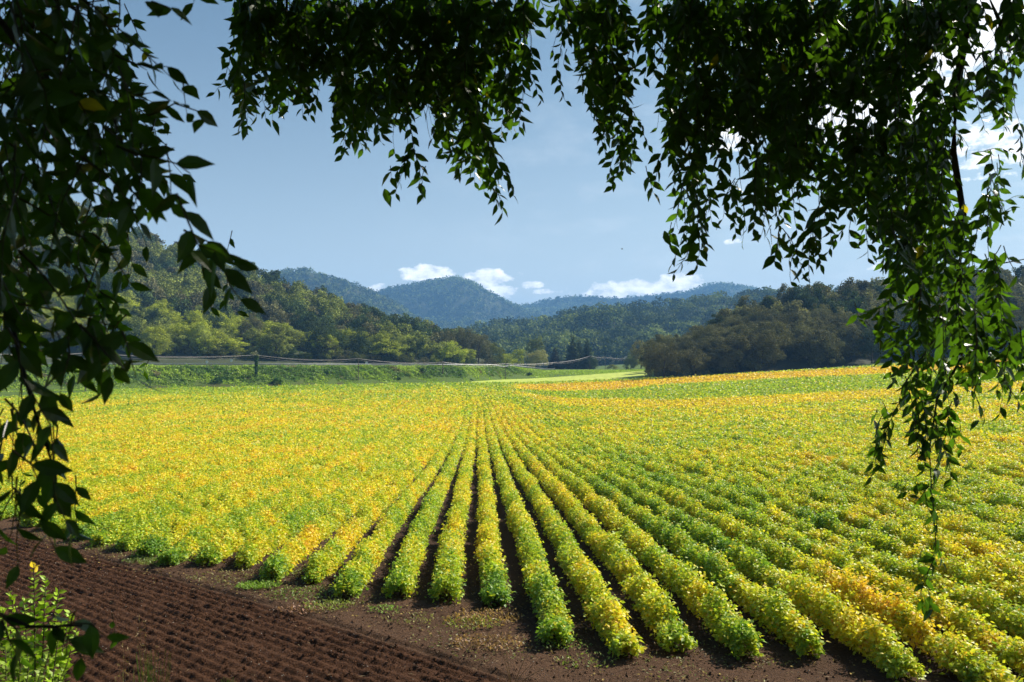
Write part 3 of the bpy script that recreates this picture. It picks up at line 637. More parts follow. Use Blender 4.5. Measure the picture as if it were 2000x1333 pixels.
cand = []     # (score, kind, p, h, w, colour, label, group)
def samp(S_, nv, su, sv):
    i = int(np.clip(su, 0, 1) * (S_.shape[0] - 1)); j = int(np.clip(sv, 0, 1) * (nv - 1)); return S_[i, j].copy()
def scatter(S_, nv, spacing, seed):
    r_ = np.random.default_rng(seed); res = []
    i = 0.0; nu = S_.shape[0]; colw = np.linalg.norm(np.diff(S_[:, nv // 2], axis=0), axis=1); cu = np.concatenate([[0], np.cumsum(colw)])
    for s_ in np.arange(0, cu[-1], spacing):
        iu = np.searchsorted(cu, s_); iu = min(iu, nu - 1); ln = np.concatenate([[0], np.cumsum(np.linalg.norm(np.diff(S_[iu, :nv + 2], axis=0), axis=1))])
        for t_ in np.arange(r_.random() * spacing, ln[-1], spacing * .92):
            jv = min(np.searchsorted(ln, t_), nv + 1); i2 = int(np.clip(iu + r_.integers(-2, 3), 0, nu - 1)); p = S_[i2, jv].copy(); p[:2] += r_.uniform(-.3, .3, 2) * spacing
            res.append((p, jv / (nv - 1), i2 / (nu - 1)))
    return res
far_stuff = []
for (p, v_, u_) in scatter(SL, nvL, 7.6, 4):
    a = p[0] / p[1]
    if a < -.74 or a > -.035: continue
    nz = vn(p[0] / 14, p[1] / 14, 33) ; dist = np.hypot(p[0], p[1])
    t0 = .075
    if v_ < t0: continue
    front = v_ < t0 + .22
    gi = random.random()
    if front and gi < .8: kd, cr, hh_, ww_, w1 = random.choice(['round', 'loose', 'loose', 'upright']), (YG if gi < .6 else OLIVE * 1.5) * random.uniform(.8, 1.35), random.uniform(5.5, 10), random.uniform(7, 13), 'rounded yellow-green tree at the foot of the left hill'
    elif nz > .62: kd, cr, hh_, ww_, w1 = 'loose', OLIVE * random.uniform(.9, 1.4), random.uniform(8, 11), random.uniform(8, 11), 'light olive-green tree on the slope of the left hill'
    elif nz > .42: kd, cr, hh_, ww_, w1 = 'oak', GREY * random.uniform(.75, 1.35), random.uniform(8, 11.5), random.uniform(8, 11.5), 'dark grey-green oak on the slope of the left hill'
    else: kd, cr, hh_, ww_, w1 = 'round', DARK * random.uniform(.9, 1.6), random.uniform(8, 11), random.uniform(8, 11), 'dark green tree on the slope of the left hill'
    if v_ > .93: hh_ *= .9; w1 = 'tree on the skyline of the left hill'; kd = random.choice(['loose', 'upright', 'oak'])
    cand.append((dist - (60 if front else 0), kd, p, hh_, ww_, cr, w1, '', v_))
for (p, v_, u_) in scatter(SR, nvR, 7.0, 14):
    a = p[0] / p[1]
    if a > .74: continue
    dist = np.hypot(p[0], p[1]); nz = vn(p[0] / 12, p[1] / 12, 43)
    cr = (GREY if nz > .5 else (BROWN if nz > .3 else DARK)) * random.uniform(.75, 1.3)
    hh_ = random.uniform(7.5, 10.5); kd = random.choice(['oak', 'oak', 'round', 'upright']) ; w1 = 'grey-brown oak on the wooded hill at the right' if nz > .3 else 'dark green oak on the wooded hill at the right'
    if v_ < .1: w1 = 'dark oak at the edge of the field under the right hill'
    if v_ > .9: w1 = 'small bushy tree on the skyline of the right hill'; hh_ *= .75
    cand.append((dist - (0 if v_ > .15 else 30), kd, p, hh_, random.uniform(7.5, 10.5), cr, w1, '', v_))
cand.sort(key=lambda c_: c_[0])
print('tree candidates', len(cand))
MAXT = 262
def tone(c_):
    b = c_[1]
    if c_[1] > c_[0] * 1.08 and b > .2: return 'bright yellow-green' if b > .44 else 'soft yellow-green'
    if c_[1] > c_[0] * 1.2: return 'deep green' if b < .10 else 'mid green'
    if c_[1] > c_[0] * 1.02: return 'pale olive' if b > .24 else 'olive'
    if c_[0] > c_[1] * 1.18: return 'warm brown' if b > .15 else 'dark brown'
    return 'pale grey-green' if b > .155 else 'dark grey-green'
LM_L = [(-200, 'beyond left edge leaves'), (60, 'by the left edge'), (168, 'above far-left pole'), (260, 'right of far-left pole'), (345, 'between far-left and ivy-covered poles'), (428, 'above two pale road signs'), (501, 'above ivy-covered pole'), (565, 'right of ivy-covered pole'), (635, 'left of thin bare pole'),
        (700, 'above thin bare pole'), (765, 'right of thin bare pole'), (820, 'left of thick dark pole'), (865, 'above thick dark pole'), (910, 'right of thick dark pole'), (970, 'at the tip of the wood')]
LM_R = [(1285, 'at the left tip'), (1340, 'near the left tip'), (1400, 'at the left shoulder'), (1460, 'where slope steepens'), (1530, 'left of its middle'), (1600, 'at its middle'), (1670, 'left of hanging branch'), (1740, 'at hanging branch edge'), (1810, 'behind hanging branch'), (1880, 'behind long stem'), (1950, 'right of long stem'), (2040, 'at the right edge')]
made = []
for c_ in cand[:MAXT]:
    right = c_[2][0] > 10; px_, _y = to_px(np.array(c_[2])); lm = min(LM_R if right else LM_L, key=lambda q_: abs(q_[0] - px_))[1]
    v_ = c_[8]; tier = 'front row' if v_ < (.10 if right else .24) else 'second tier' if v_ < .4 else 'middle slope' if v_ < .65 else 'upper slope' if v_ < .9 else 'skyline'
    size = 'tall' if c_[3] > 10.2 else 'low' if c_[3] < 8.2 else 'rounded'
    base_l = '%s %s %s, %s wood %s, %s' % (size, tone(c_[5]), 'oak' if c_[1] == 'oak' else 'tree', 'right' if right else 'left', tier, lm)
    o = tree(c_[1], c_[2] - [0, 0, .4], c_[3], c_[4], c_[5], base_l, 'trees of the right wood' if right else 'trees of the left wood'); made.append((base_l, px_, o))
for i_, px_ in enumerate(np.arange(236, 985, 19.0)):
    az_ = (px_ + random.uniform(-6, 6) - 1000) / F; ki = int(np.argmin(np.abs(SL[:, 3, 0] / SL[:, 3, 1] - az_))); p_ = SL[ki, 3 + random.randint(0, 1)].copy(); h_ = random.uniform(2.2, 4.6); cr = [DARK * 1.6, OLIVE * .9, GREY * .9, YG * .6][random.randint(0, 3)] * random.uniform(.8, 1.2)
    lm = min(LM_L, key=lambda q_: abs(q_[0] - px_))[1]; base_l = '%s bush at the foot of the left wood, %s' % (tone(cr).split()[-1], lm)
    made.append((base_l, px_, tree(random.choice(['round', 'loose', 'oak']), p_ - [0, 0, .5], h_, h_ * random.uniform(1.3, 2.1), cr, base_l, 'bushes at the foot of the left wood', shrub=True)))
from collections import defaultdict
byl = defaultdict(list)
for b_, px_, o in made: byl[b_].append((px_, o))
for b_, l_ in byl.items():
    l_.sort(key=lambda q_: q_[0]); m_ = len(l_)
    if m_ > 1:
        nm = {2: ['left', 'right'], 3: ['leftmost', 'middle', 'rightmost']}.get(m_) or ['leftmost'] + ORD_[:m_ - 2] + ['rightmost']
        for w_, (px_, o) in zip(nm, l_): o['label'] = w_ + ' ' + b_
rest = cand[MAXT:]
low = {}
def low_tree(kind, seed, per):
    if kind == 'oak': return lobes_tree(seed, 4.4, 3.9, 5.0, 22, per, (.4, .75), (1.0, 1.8))
    if kind == 'upright': return lobes_tree(seed, 3.0, 5.0, 5.6, 20, per, (.4, .75), (1.0, 1.7))
    return lobes_tree(seed, 4.2, 4.2, 5.3, 20, per, (.4, .8), (1.2, 2.0), up=.4)
lows = {kd: [low_tree(kd, 60 + i, 80) for i in range(3)] for kd in ('oak', 'upright', 'round', 'loose')}
parts = []
for c_ in rest:
    V, fs, cl_ = random.choice(lows[c_[1]]); a = random.uniform(0, 6.28); ca, sa = math.cos(a), math.sin(a)
    sx_ = c_[4] / 10.2; V2 = np.stack([(V[:, 0] * ca - V[:, 1] * sa) * sx_, (V[:, 0] * sa + V[:, 1] * ca) * sx_, V[:, 2] * c_[3] / 9.8], -1) + np.array(c_[2]) - [0, 0, .4]
    parts.append((V2.astype(np.float32), fs, cl_ * np.array(c_[5], np.float32)))
if parts:
    g = merge(parts); tag(mesh('hillside_woodland', g[0], g[1], leaf_mat('woodland_leaf', .85, .08, .14, (1.1, 1.2, .7), False, .28, .35), col=g[2]), 'dense mixed woodland covering the upper slopes behind the nearer trees', 'woodland', kind='stuff')
del parts

# single trees in the valley gap
def vt(px, ytop, d, wpx, kind, colr, label, ybot=None, shrub=False):
    p = at(px, 705, d); g0 = float(G(p[0], p[1])); top = at(px, ytop, d)[2]
    tree(kind, (p[0], p[1], g0 - .3), top - g0 + .3, wpx / F * d * 1.08, np.array(colr), label, shrub=shrub)
vt(1012, 680, 330, 34, 'loose', YG * 1.1, 'small pale yellow-green tree left of the tan rounded bushes')
vt(990, 690, 318, 36, 'round', YG * 1.1, 'low yellow-green tree at the tip of the left wood')
vt(962, 668, 312, 46, 'oak', OLIVE * 1.0, 'olive oak tree near the tip of the left wood')
vt(1047, 654, 345, 36, 'upright', OLIVE * 1.2, 'tall green tree rising behind the tan rounded bushes')
vt(1036, 684, 325, 24, 'oak', BROWN * 2.0, 'left one of the two tan rounded bushes by the cables', shrub=True)
vt(1055, 680, 322, 32, 'oak', BROWN * 2.3, 'right one of the two tan rounded bushes by the cables', shrub=True)
vt(1084, 679, 350, 28, 'conifer', (.07, .07, .045), 'smallest dark conifer, standing alone left of the others')
vt(1118, 656, 350, 36, 'conifer', DARK * 1.1, 'tallest dark conifer, left of the close pair')
vt(1131, 664, 356, 32, 'conifer', DARK, 'dark conifer squeezed between the two tallest ones')
vt(1147, 662, 346, 30, 'conifer', DARK * 1.05, 'dark conifer on the right of the tight group')
vt(1158, 694, 338, 22, 'round', DARK * 1.5, 'dark green bush at the foot of the right conifer', shrub=True)
vt(1106, 702, 350, 40, 'round', BROWN * .8, 'low brown bush between the conifers', shrub=True)
vt(1196, 712, 345, 24, 'round', OLIVE * 1.4, 'low pale bush by the road right of the conifers', shrub=True)
vt(1252, 671, 330, 46, 'loose', np.array([.32, .27, .05]), 'yellow-orange tree standing alone before the right wood')
vt(1232, 692, 326, 30, 'round', OLIVE * 1.2, 'small green tree leaning on the yellow-orange one')
vt(1272, 700, 300, 26, 'round', YG * 1.1, 'small sunlit bush wedged beside the dark right wood', shrub=True)
vt(870, 640, 300, 50, 'oak', GREY * 1.1, 'tall grey-green oak near the right end of the left wood')
vt(905, 635, 305, 50, 'oak', GREY * .95, 'tall dark oak with a domed crown in the left wood')
vt(935, 648, 308, 50, 'oak', GREY * 1.15, 'grey oak sloping down to the tip of the left wood')
for (px, py, wpx, lb) in [(826, 722, 16, 'round dark green shrub on top of the bank right of the thin pole'), (540, 748, 26, 'dark shrub low on the bank right of the ivy-covered pole'), (425, 745, 24, 'dark shrub low on the bank left of the ivy-covered pole'),
                          (1034, 729, 14, 'small round dark shrub near the right end of the bank'), (779, 738, 12, 'small dark shrub at mid height on the bank'), (920, 741, 12, 'small shrub at the bank foot right of the thick dark pole'), (637, 727, 14, 'small shrub near the top of the bank')]:
    h_ = hit(px, py + 5); ww_ = wpx / F * h_[1]
    o = tree('round', (h_[0], h_[1], float(G(h_[0], h_[1])) - .2), ww_ * .62, ww_, np.array([.05, .12, .025]), lb, shrub=True)

# ------------------------------------------------------------------ middle hill and mountains with their far woods
def crown_patch(P, rad, nq, colr, seed, size):
    """many small crowns, each a ring of clumps: one far wood"""
    r_ = np.random.default_rng(seed); m_ = len(P); k = np.repeat(np.arange(m_), nq); n = len(k)
    dd = unit(r_.standard_normal((n, 3)) + [0, -.25, .35]); Pq = P[k] + dd * rad[k][:, None] * [1, 1, 1.0] * (.75 + .3 * r_.random((n, 1))) + np.stack([0 * rad[k], 0 * rad[k], rad[k] * .8], -1)
    cc_ = colr[k] * (.70 + .6 * r_.random((n, 1)))
    return stamp(T4, Pq, r_.standard_normal((n, 3)), dd + .14 * r_.standard_normal((n, 3)) + [.1, 0, .1], rad[k] * size * (.7 + .6 * r_.random(n)), cc_, 1.3)
def on_loft(S_, nv, n, seed, lo=.02, hi=1.04):
    r_ = np.random.default_rng(seed); nu = S_.shape[0]; a = r_.random(n) * (nu - 1.001); b = (lo + (hi - lo) * r_.random(n)) * (nv - 1)
    i = a.astype(int); j = np.minimum(b.astype(int), S_.shape[1] - 2); fa = (a - i)[:, None]; fb = (b - j)[:, None]
    return (S_[i, j] * (1 - fa) + S_[i + 1, j] * fa) * (1 - fb) + (S_[i, j + 1] * (1 - fa) + S_[i + 1, j + 1] * fa) * fb
def far_hill(name, Fp, Rp, az0, az1, nu, nv, amp, ns, seed, ntree, rad, nq, size, label, wlabel, prof=lambda t: t, back=300, greens=((.035, .055, .018), (.20, .24, .06)), az=True):
    azz = np.linspace(az0, az1, 80); S_, nv_ = loft(by_az(Fp, azz), by_az(Rp, azz), nu, nv, amp, seed, prof, back, ns)
    hill_mesh(name, S_, (.05, .06, .025), label)
    P = on_loft(S_, nv_, ntree, seed); rr = np.random.default_rng(seed + 1); rd = rad * (.6 + .8 * rr.random(ntree))
    mixv = np.clip((fbm(P[:, 0] / (ns * .8), P[:, 1] / (ns * .8), seed + 3) - .35) * 2 + .5 * rr.standard_normal(ntree), 0, 1)[:, None]
    c_ = np.array(greens[0]) * (1 - mixv) + np.array(greens[1]) * mixv  # paler green imitates sunlit crowns, put into the leaf colour
    g = crown_patch(P, rd, nq, c_, seed + 2, size); tag(mesh('distant_woodland', g[0], g[1], M_far, col=g[2]), wlabel, 'woodland', kind='stuff')
def fl(pxs, d, z): return [(*at(px, 705, d)[:2], z) for px in pxs]
far_hill('middle_hill', fl([700, 1000, 1300, 1800], 520, -7), [A3(800, 694, 800), A3(900, 670, 820), A3(940, 652, 840), A3(990, 646, 850), A3(1050, 642, 860), A3(1100, 631, 880), A3(1150, 618, 890), A3(1250, 610, 900), A3(1350, 599, 910), A3(1500, 583, 920), A3(1800, 566, 930)],
         -.19, .50, 160, 60, 24, 90, 51, 2500, 6.0, 120, .27, 'middle wooded hill closing the valley', 'blue-green woodland on the middle hill closing the valley', prof=lambda t: t ** 1.1)
far_hill('left_mountain', fl([300, 500, 700, 950], 1150, -9), [A3(300, 640, 1500), A3(450, 560, 1550), A3(520, 540, 1600), A3(560, 531, 1620), A3(600, 530, 1640), A3(650, 546, 1650), A3(700, 560, 1660), A3(740, 575, 1670), A3(790, 605, 1680), A3(850, 650, 1690), A3(930, 690, 1700)],
         -.46, -.04, 140, 60, 55, 140, 61, 8000, 3.8, 26, .62, 'long wooded mountain shoulder behind the left hill', 'hazy blue woodland on the mountain shoulder behind the left hill', prof=lambda t: t)
far_hill('central_mountain', fl([500, 900, 1300], 1750, -10), [A3(560, 640, 2300), A3(680, 600, 2350), A3(720, 576, 2380), A3(760, 565, 2400), A3(820, 556, 2400), A3(860, 548, 2400), A3(885, 543, 2400), A3(905, 546, 2400), A3(940, 562, 2410), A3(975, 582, 2420), A3(1010, 600, 2430), A3(1080, 625, 2440), A3(1200, 660, 2450), A3(1320, 690, 2450)],
         -.28, .20, 180, 70, 85, 210, 71, 14000, 4.2, 15, .75, 'peaked wooded mountain in the middle of the skyline', 'hazy blue woodland on the central peak', prof=lambda t: .8 * t + .2 * t * t)
far_hill('right_mountain', fl([900, 1200, 1700], 2200, -10), [A3(900, 640, 2900), A3(960, 612, 2900), A3(1030, 597, 2900), A3(1070, 588, 2900), A3(1100, 581, 2900), A3(1140, 580, 2900), A3(1200, 584, 2900), A3(1280, 578, 2900), A3(1340, 572, 2900), A3(1380, 558, 2900), A3(1410, 554, 2900), A3(1450, 561, 2900), A3(1500, 571, 2900), A3(1700, 590, 2900)],
         -.07, .45, 180, 70, 60, 280, 81, 13000, 4.8, 13, .8, 'long low wooded ridge on the right of the skyline', 'hazy blue woodland on the far right ridge')

# ------------------------------------------------------------------ overhanging trees that frame the view
# density of leaves in 50 px cells of the photograph (0-9), listed as {row: [(first column, digits)...]}
D = {
 0: [(0, '99998211'), (9, '99999999999'), (20, '848968'), (26, '9999999999'), (36, '9968')],
 1: [(0, '99998600'), (9, '99999999999'), (20, '728977'), (26, '99999999999'), (37, '668')],
 2: [(0, '99999720'), (9, '89999999998'), (20, '717975'), (26, '9999999999'), (36, '6467')],
 3: [(0, '99999821'), (8, '2888'), (12, '39999998'), (20, '604974'), (26, '999999999'), (35, '87776')],
 4: [(0, '99999962'), (9, '5321'), (13, '8885898'), (20, '300773'), (26, '999999'), (32, '56889565')],
 5: [(0, '99999980'), (9, '2000'), (13, '742179'), (19, '62'), (23, '672'), (26, '895799'), (32, '89999512')],
 6: [(0, '99999950'), (13, '1012576'), (23, '352'), (26, '776899'), (32, '899995'), (38, '22')],
 7: [(0, '97978875'), (15, '22013'), (23, '103'), (26, '676776'), (32, '899995'), (38, '63')],
 8: [(0, '998797'), (6, '11'), (19, '1'), (26, '463565'), (32, '56999764')],
 9: [(0, '999985'), (7, '5130'), (26, '541254'), (32, '23799820')],
 10: [(0, '998774'), (7, '453'), (26, '310024'), (34, '698861')],
 11: [(0, '997742'), (8, '55'), (31, '1'), (34, '587885')],
 12: [(0, '98763'), (8, '23'), (33, '2668886')],
 13: [(0, '98885'), (34, '478888')],
 14: [(0, '55898'), (5, '6'), (34, '267777')],
 15: [(0, '33561'), (35, '67444')],
 16: [(0, '863'), (34, '45632'), (39, '1')],
 17: [(0, '654'), (34, '3352')],
 18: [(0, '565'), (34, '2021')],
 19: [(0, '4662'), (35, '13')],
 20: [(0, '2564'), (36, '2')],
 21: [(0, '1122'), (36, '2')],
 22: [(0, '2'), (36, '1')],
 23: [(36, '1')],
 24: [(0, '33342')],
 25: [(0, '343310')],
}
dens = np.zeros((27, 40))
for r_i, segs in D.items():
    for c0, s_ in segs:
        for q_, ch in enumerate(s_):
            if c0 + q_ < 40: dens[r_i, c0 + q_] = int(ch)
def cell(px, py):
    j = int(px // 50); i = int(py // 50)
    if py < 0: i = 0
    if j < 0: j = 0
    if j > 39: j = 39
    if i > 26: return 0
    return dens[i, j]
target = {0: 0, 1: 1, 2: 2, 3: 4, 4: 6, 5: 9, 6: 14, 7: 22, 8: 34, 9: 62}
tgt = np.zeros((27, 40))
for i in range(27):
    for j in range(40):
        left_ = j < 11 and not (j >= 8 and i < 7); tgt[i, j] = target[int(dens[i, j])] * ((1 / 4.2 if i < 7 else 1 / 5.4 if i < 15 else 1 / 6.5) if left_ else 1)
class Spray:
    def __init__(s): s.O, s.A, s.N, s.S, s.C, s.tw = [], [], [], [], [], []
S_right, S_left = Spray(), Spray()
count = np.zeros((27, 40))
HL = np.array([.036, .068, .011])
def grow(sp_, p, dirv, nleaf, L_, spacing, grav=.10, keep_test=True, sc=None, bright=1.0, side0=None, rad=.0016):
    p = np.array(p, float); d_ = unit(np.array(dirv, float)); pts = [p.copy()]; last = 0; sd_ = random.choice((-1, 1))
    lat = unit(np.cross(d_, [0, 1, .15]) + .5 * rng.standard_normal(3))
    for i in range(nleaf):
        d_ = unit(d_ + np.array([0, 0, -grav]) + .10 * rng.standard_normal(3)); p = p + d_ * spacing; pts.append(p.copy())
        lat = unit(lat - d_ * (lat @ d_)); sd_ = -sd_
        a = unit(.75 * d_ + sd_ * lat * .95 + np.array([0, 0, -.30]) + .22 * rng.standard_normal(3)); ln = L_ * (1.0 - .45 * (i / nleaf) ** 3) * (.75 + .4 * random.random())
        tip = p + a * ln * .6; px, py = to_px(tip)
        if keep_test:
            cv = cell(px + random.uniform(-12, 12), py + random.uniform(-12, 12))
            tx, ty = to_px(p + a * ln * .95)
            if 0 <= px < 2000 and 0 <= py < 1333:
                if cv == 0: break
                if 0 <= tx < 2000 and 0 <= ty < 1333 and cell(tx, ty) == 0 and random.random() < .8: continue
                if count[int(py // 50), int(px // 50)] > 1.2 * tgt[int(py // 50), int(px // 50)]: continue
        if 0 <= px < 2000 and 0 <= py < 1350: count[int(py // 50), int(px // 50)] += 1
        nn_ = unit(np.cross(a, lat * 1.0) + .55 * rng.standard_normal(3))
        last = len(pts); sp_.O.append(p.copy()); sp_.A.append(a); sp_.N.append(nn_); sp_.S.append(ln)
        c_ = HL * (.75 + .6 * random.random()) * bright
        if random.random() < .005: c_ = np.array([.30, .22, .02])
        sp_.C.append(c_)
    pts = pts[:last]
    if len(pts) > 2: sp_.tw.append((np.array(pts), rad))
    return pts
for i in range(26):
    for j in range(40):
        v_ = int(dens[i, j])
        if v_ == 0: continue
        left = j < 11 and not (j >= 8 and i < 7)
        tg = tgt[i, j]; tries = 0
        while count[i, j] < tg and tries < 60:
            tries += 1
            px = 50 * (j + random.random()); py = 50 * (i + random.random()) - random.uniform(0, 50)
            if not left and v_ < 9: px = 50 * j + 8 + 34 * float(hsh(j, i // 3, 5)) + random.gauss(0, 9)
            if left:
                far_ = random.random() < .35; d = random.uniform(2.3, 3.2) if far_ else random.uniform(1.3, 2.1); L_ = .054
                dv = np.array([random.uniform(-.3, .7), random.uniform(-.3, .3), random.uniform(-1.0, -.1)]); nl = random.randint(4, 8)
                grow(S_left, at(px, py, d), dv, nl, L_ * (1.1 if not far_ else .9), .030, .07)
            else:
                d = random.uniform(3.1, 4.4); L_ = .074 if i < 11 else .076
                dv = np.array([random.gauss(-.08, .30), random.gauss(0, .25), -1 + .2 * random.random()]); nl = random.randint(6, 12)
                grow(S_right, at(px, py, d), dv, nl, L_, .028, .12)
# individual hanging tips (pixel chains), grown leaf by leaf along the chain
def chain(sp_, pts_px, d, L_, spacing=.026, bright=1.0, bare=0):
    P = at([a for a, b in pts_px], [b for a, b in pts_px], d); seg = np.linalg.norm(np.diff(P, axis=0), axis=1); cu = np.concatenate([[0], np.cumsum(seg)])
    s_ = np.arange(0, cu[-1], spacing); Q = np.stack([np.interp(s_, cu, P[:, i]) for i in range(3)], -1) + .003 * rng.standard_normal((len(s_), 3)); sd_ = 1
    T = unit(np.gradient(Q, axis=0)); lat0 = unit(np.array([1.0, .5, .1]) + .3 * rng.standard_normal(3))
    for i in range(len(Q)):
        if i < bare: continue
        sd_ = -sd_; lat = unit(lat0 - T[i] * (lat0 @ T[i])); a = unit(.8 * T[i] + sd_ * lat * .8 + [0, 0, -.3] + .18 * rng.standard_normal(3)); ln = L_ * (.7 + .4 * random.random()) * (1 - .3 * i / len(Q))
        nn_ = unit(np.cross(a, lat) + .5 * rng.standard_normal(3)); sp_.O.append(Q[i]); sp_.A.append(a); sp_.N.append(nn_); sp_.S.append(ln); sp_.C.append(HL * (.75 + .6 * random.random()) * bright)
    sp_.tw.append((Q, .0018))
for pts_, d in [([(770, 120), (800, 200), (806, 290), (795, 320), (770, 385)], 3.4), ([(806, 290), (818, 320), (825, 355), (822, 385)], 3.4), ([(795, 305), (780, 330), (768, 338)], 3.4), ([(905, 230), (890, 290), (868, 310)], 3.6), ([(915, 240), (908, 300), (892, 340)], 3.6),
                ([(950, 260), (965, 330), (970, 400)], 3.4), ([(965, 310), (990, 340), (1003, 382)], 3.4), ([(955, 330), (962, 370), (985, 395)], 3.5), ([(1010, 100), (1040, 150), (1055, 195)], 3.8), ([(1000, 180), (1015, 230), (1030, 245)], 3.8),
                ([(1090, 20), (1098, 90), (1086, 140), (1104, 200)], 3.7), ([(1160, 200), (1170, 260), (1185, 310)], 3.6), ([(1205, 260), (1212, 310), (1195, 370)], 3.7), ([(1225, 200), (1255, 250), (1265, 290)], 3.8), ([(1240, 260), (1235, 300), (1225, 320)], 3.8),
                ([(1290, 300), (1282, 340), (1275, 372)], 3.6), ([(1390, 370), (1368, 430), (1345, 490), (1312, 545)], 3.3), ([(1375, 420), (1372, 460), (1380, 480)], 3.4), ([(1350, 470), (1355, 505), (1365, 520)], 3.4), ([(1360, 400), (1335, 450), (1338, 475)], 3.4),
                ([(1425, 350), (1438, 410), (1437, 462)], 3.7), ([(1470, 330), (1480, 400), (1495, 425)], 3.8), ([(1505, 370), (1520, 430), (1525, 478)], 3.8), ([(1590, 440), (1580, 500), (1578, 548)], 3.5), ([(1575, 460), (1552, 490), (1540, 515)], 3.5), ([(1590, 460), (1600, 500), (1602, 525)], 3.5),
                ([(1650, 440), (1630, 470), (1615, 500)], 3.8), ([(470, 120), (468, 190), (472, 258)], 3.5), ([(455, 100), (440, 150), (418, 185)], 3.5), ([(520, 130), (515, 190), (518, 238)], 3.6), ([(600, 150), (590, 190), (592, 228)], 3.7), ([(605, 150), (615, 190), (605, 225)], 3.7),
                ([(690, 200), (690, 260), (680, 300)], 3.5), ([(500, 60), (470, 85), (436, 110)], 3.6), ([(545, 120), (535, 170), (530, 215)], 3.7), ([(720, 200), (716, 240), (712, 285)], 3.6), ([(745, 180), (755, 220), (760, 250)], 3.7),
                ([(1890, 440), (1935, 430), (1990, 400)], 3.6), ([(1920, 380), (1960, 395), (1995, 380)], 3.7), ([(1990, 240), (1995, 310), (2010, 350)], 3.5), ([(1945, 40), (1960, 120), (1975, 200)], 3.7), ([(1900, 300), (1950, 290), (1990, 300)], 3.9)]:
    chain(S_right, pts_, d, .068, .026)
for pts_, d, br in [([(1800, 780), (1812, 850), (1805, 920)], 3.4, 1.1), ([(1770, 760), (1740, 820), (1712, 870), (1700, 940)], 3.5, 1.2), ([(1740, 820), (1722, 880), (1725, 900)], 3.5, 1.2), ([(1820, 830), (1835, 900), (1815, 960), (1830, 1020), (1825, 1090)], 3.3, 1.1),
                    ([(1850, 800), (1865, 860), (1880, 885)], 3.4, 1.2), ([(1815, 950), (1795, 975), (1760, 955)], 3.3, 1.1), ([(1830, 1060), (1838, 1100), (1845, 1095)], 3.3, 1.1), ([(1825, 1090), (1800, 1150), (1802, 1195)], 3.3, 1.2), ([(1900, 740), (1910, 790), (1925, 825)], 3.6, 1.2),
                    ([(1960, 740), (1985, 780), (1995, 800)], 3.6, 1.2), ([(1740, 590), (1705, 610), (1670, 620)], 3.5, 1.3), ([(1780, 680), (1755, 720), (1740, 760)], 3.5, 1.2), ([(1930, 560), (1960, 610), (1975, 640)], 3.5, 1.3), ([(1860, 820), (1840, 870), (1850, 900)], 3.4, 1.2)]:
    chain(S_right, pts_, d, .070, .030, br)  # lower right leaves coloured brighter to imitate sunlight on them
for pts_, d in [([(230, 110), (270, 125), (325, 130)], 1.5), ([(290, 225), (340, 205), (370, 200), (400, 245)], 1.5), ([(260, 190), (290, 180), (300, 150)], 1.45), ([(300, 0), (325, 5), (335, 40)], 1.35), ([(345, 375), (350, 400), (365, 440), (385, 470), (420, 495), (480, 520)], 1.3), ([(420, 495), (445, 550), (490, 615)], 1.35), ([(400, 490), (405, 540), (415, 570)], 1.4),
                ([(235, 290), (300, 310), (350, 320), (395, 360)], 1.3), ([(240, 350), (270, 390), (285, 400)], 1.5), ([(20, 640), (50, 760), (95, 830), (105, 930), (115, 1000), (150, 1060)], 1.35), ([(90, 860), (110, 940), (95, 1050)], 1.4), ([(30, 880), (60, 930), (100, 960)], 1.3), ([(180, 640), (200, 700), (215, 735)], 1.35), ([(235, 640), (250, 690), (265, 740)], 1.4), ([(130, 660), (130, 720), (115, 770)], 1.35),
                ([(-20, 1180), (40, 1230), (110, 1225), (170, 1215), (225, 1260)], 1.35), ([(110, 1225), (150, 1270), (185, 1300)], 1.35), ([(0, 1210), (20, 1260), (40, 1290)], 1.3)]:
    chain(S_left, pts_, d, .066, .031)
chain(S_left, [(118, 380), (150, 430), (160, 520), (175, 570), (215, 620), (265, 690)], 2.5, .068, .022, 1.7, 8)
chain(S_left, [(175, 570), (200, 600), (185, 650)], 2.5, .068, .022, 1.7)
chain(S_left, [(180, 560), (225, 590), (240, 620)], 2.5, .068, .022, 1.7)
chain(S_left, [(75, 380), (110, 400), (118, 450)], 2.6, .060, .022, 1.3)
LT = leaf_template(.235)
def shade_canopy(n, boxes, size, seed):  # out-of-view leaf blocks added to shade the hanging leaves
    r_ = np.random.default_rng(seed); parts_ = []
    for (x0, x1, y0, y1, z0, z1, m_, cond) in boxes:
        P = r_.random((m_, 3)) * [x1 - x0, y1 - y0, z1 - z0] + [x0, y0, z0]; P = P[cond(P)]; k_ = len(P)
        parts_.append(stamp(T4, P, r_.standard_normal((k_, 3)), r_.standard_normal((k_, 3)) + [0, 0, 1], size * (.7 + .6 * r_.random(k_)), HL[None] * (.7 + .6 * r_.random((k_, 1))), 1.3))
    return parts_
top_lim = .445
above = lambda P: (P[:, 2] > top_lim * P[:, 1] + .35) & (np.abs(P[:, 0]) < 50)
shade_canopy_r = shade_canopy(0, [(-3.5, 5.0, .8, 5.0, 1.2, 5.2, 26000, above), (-3.5, 5.5, -5, .8, 1.6, 4.6, 22000, lambda P: P[:, 0] > -9), (-1, 6, -5.5, -4.0, -1.7, 1.8, 12000, lambda P: P[:, 0] > -9), (4.4, 5.6, -4, 2.2, -1.6, 2, 12000, lambda P: P[:, 0] > .8 * P[:, 1] + 1.2)], .12, 5)  # unseen slabs above and behind the camera, bounded by what they shade
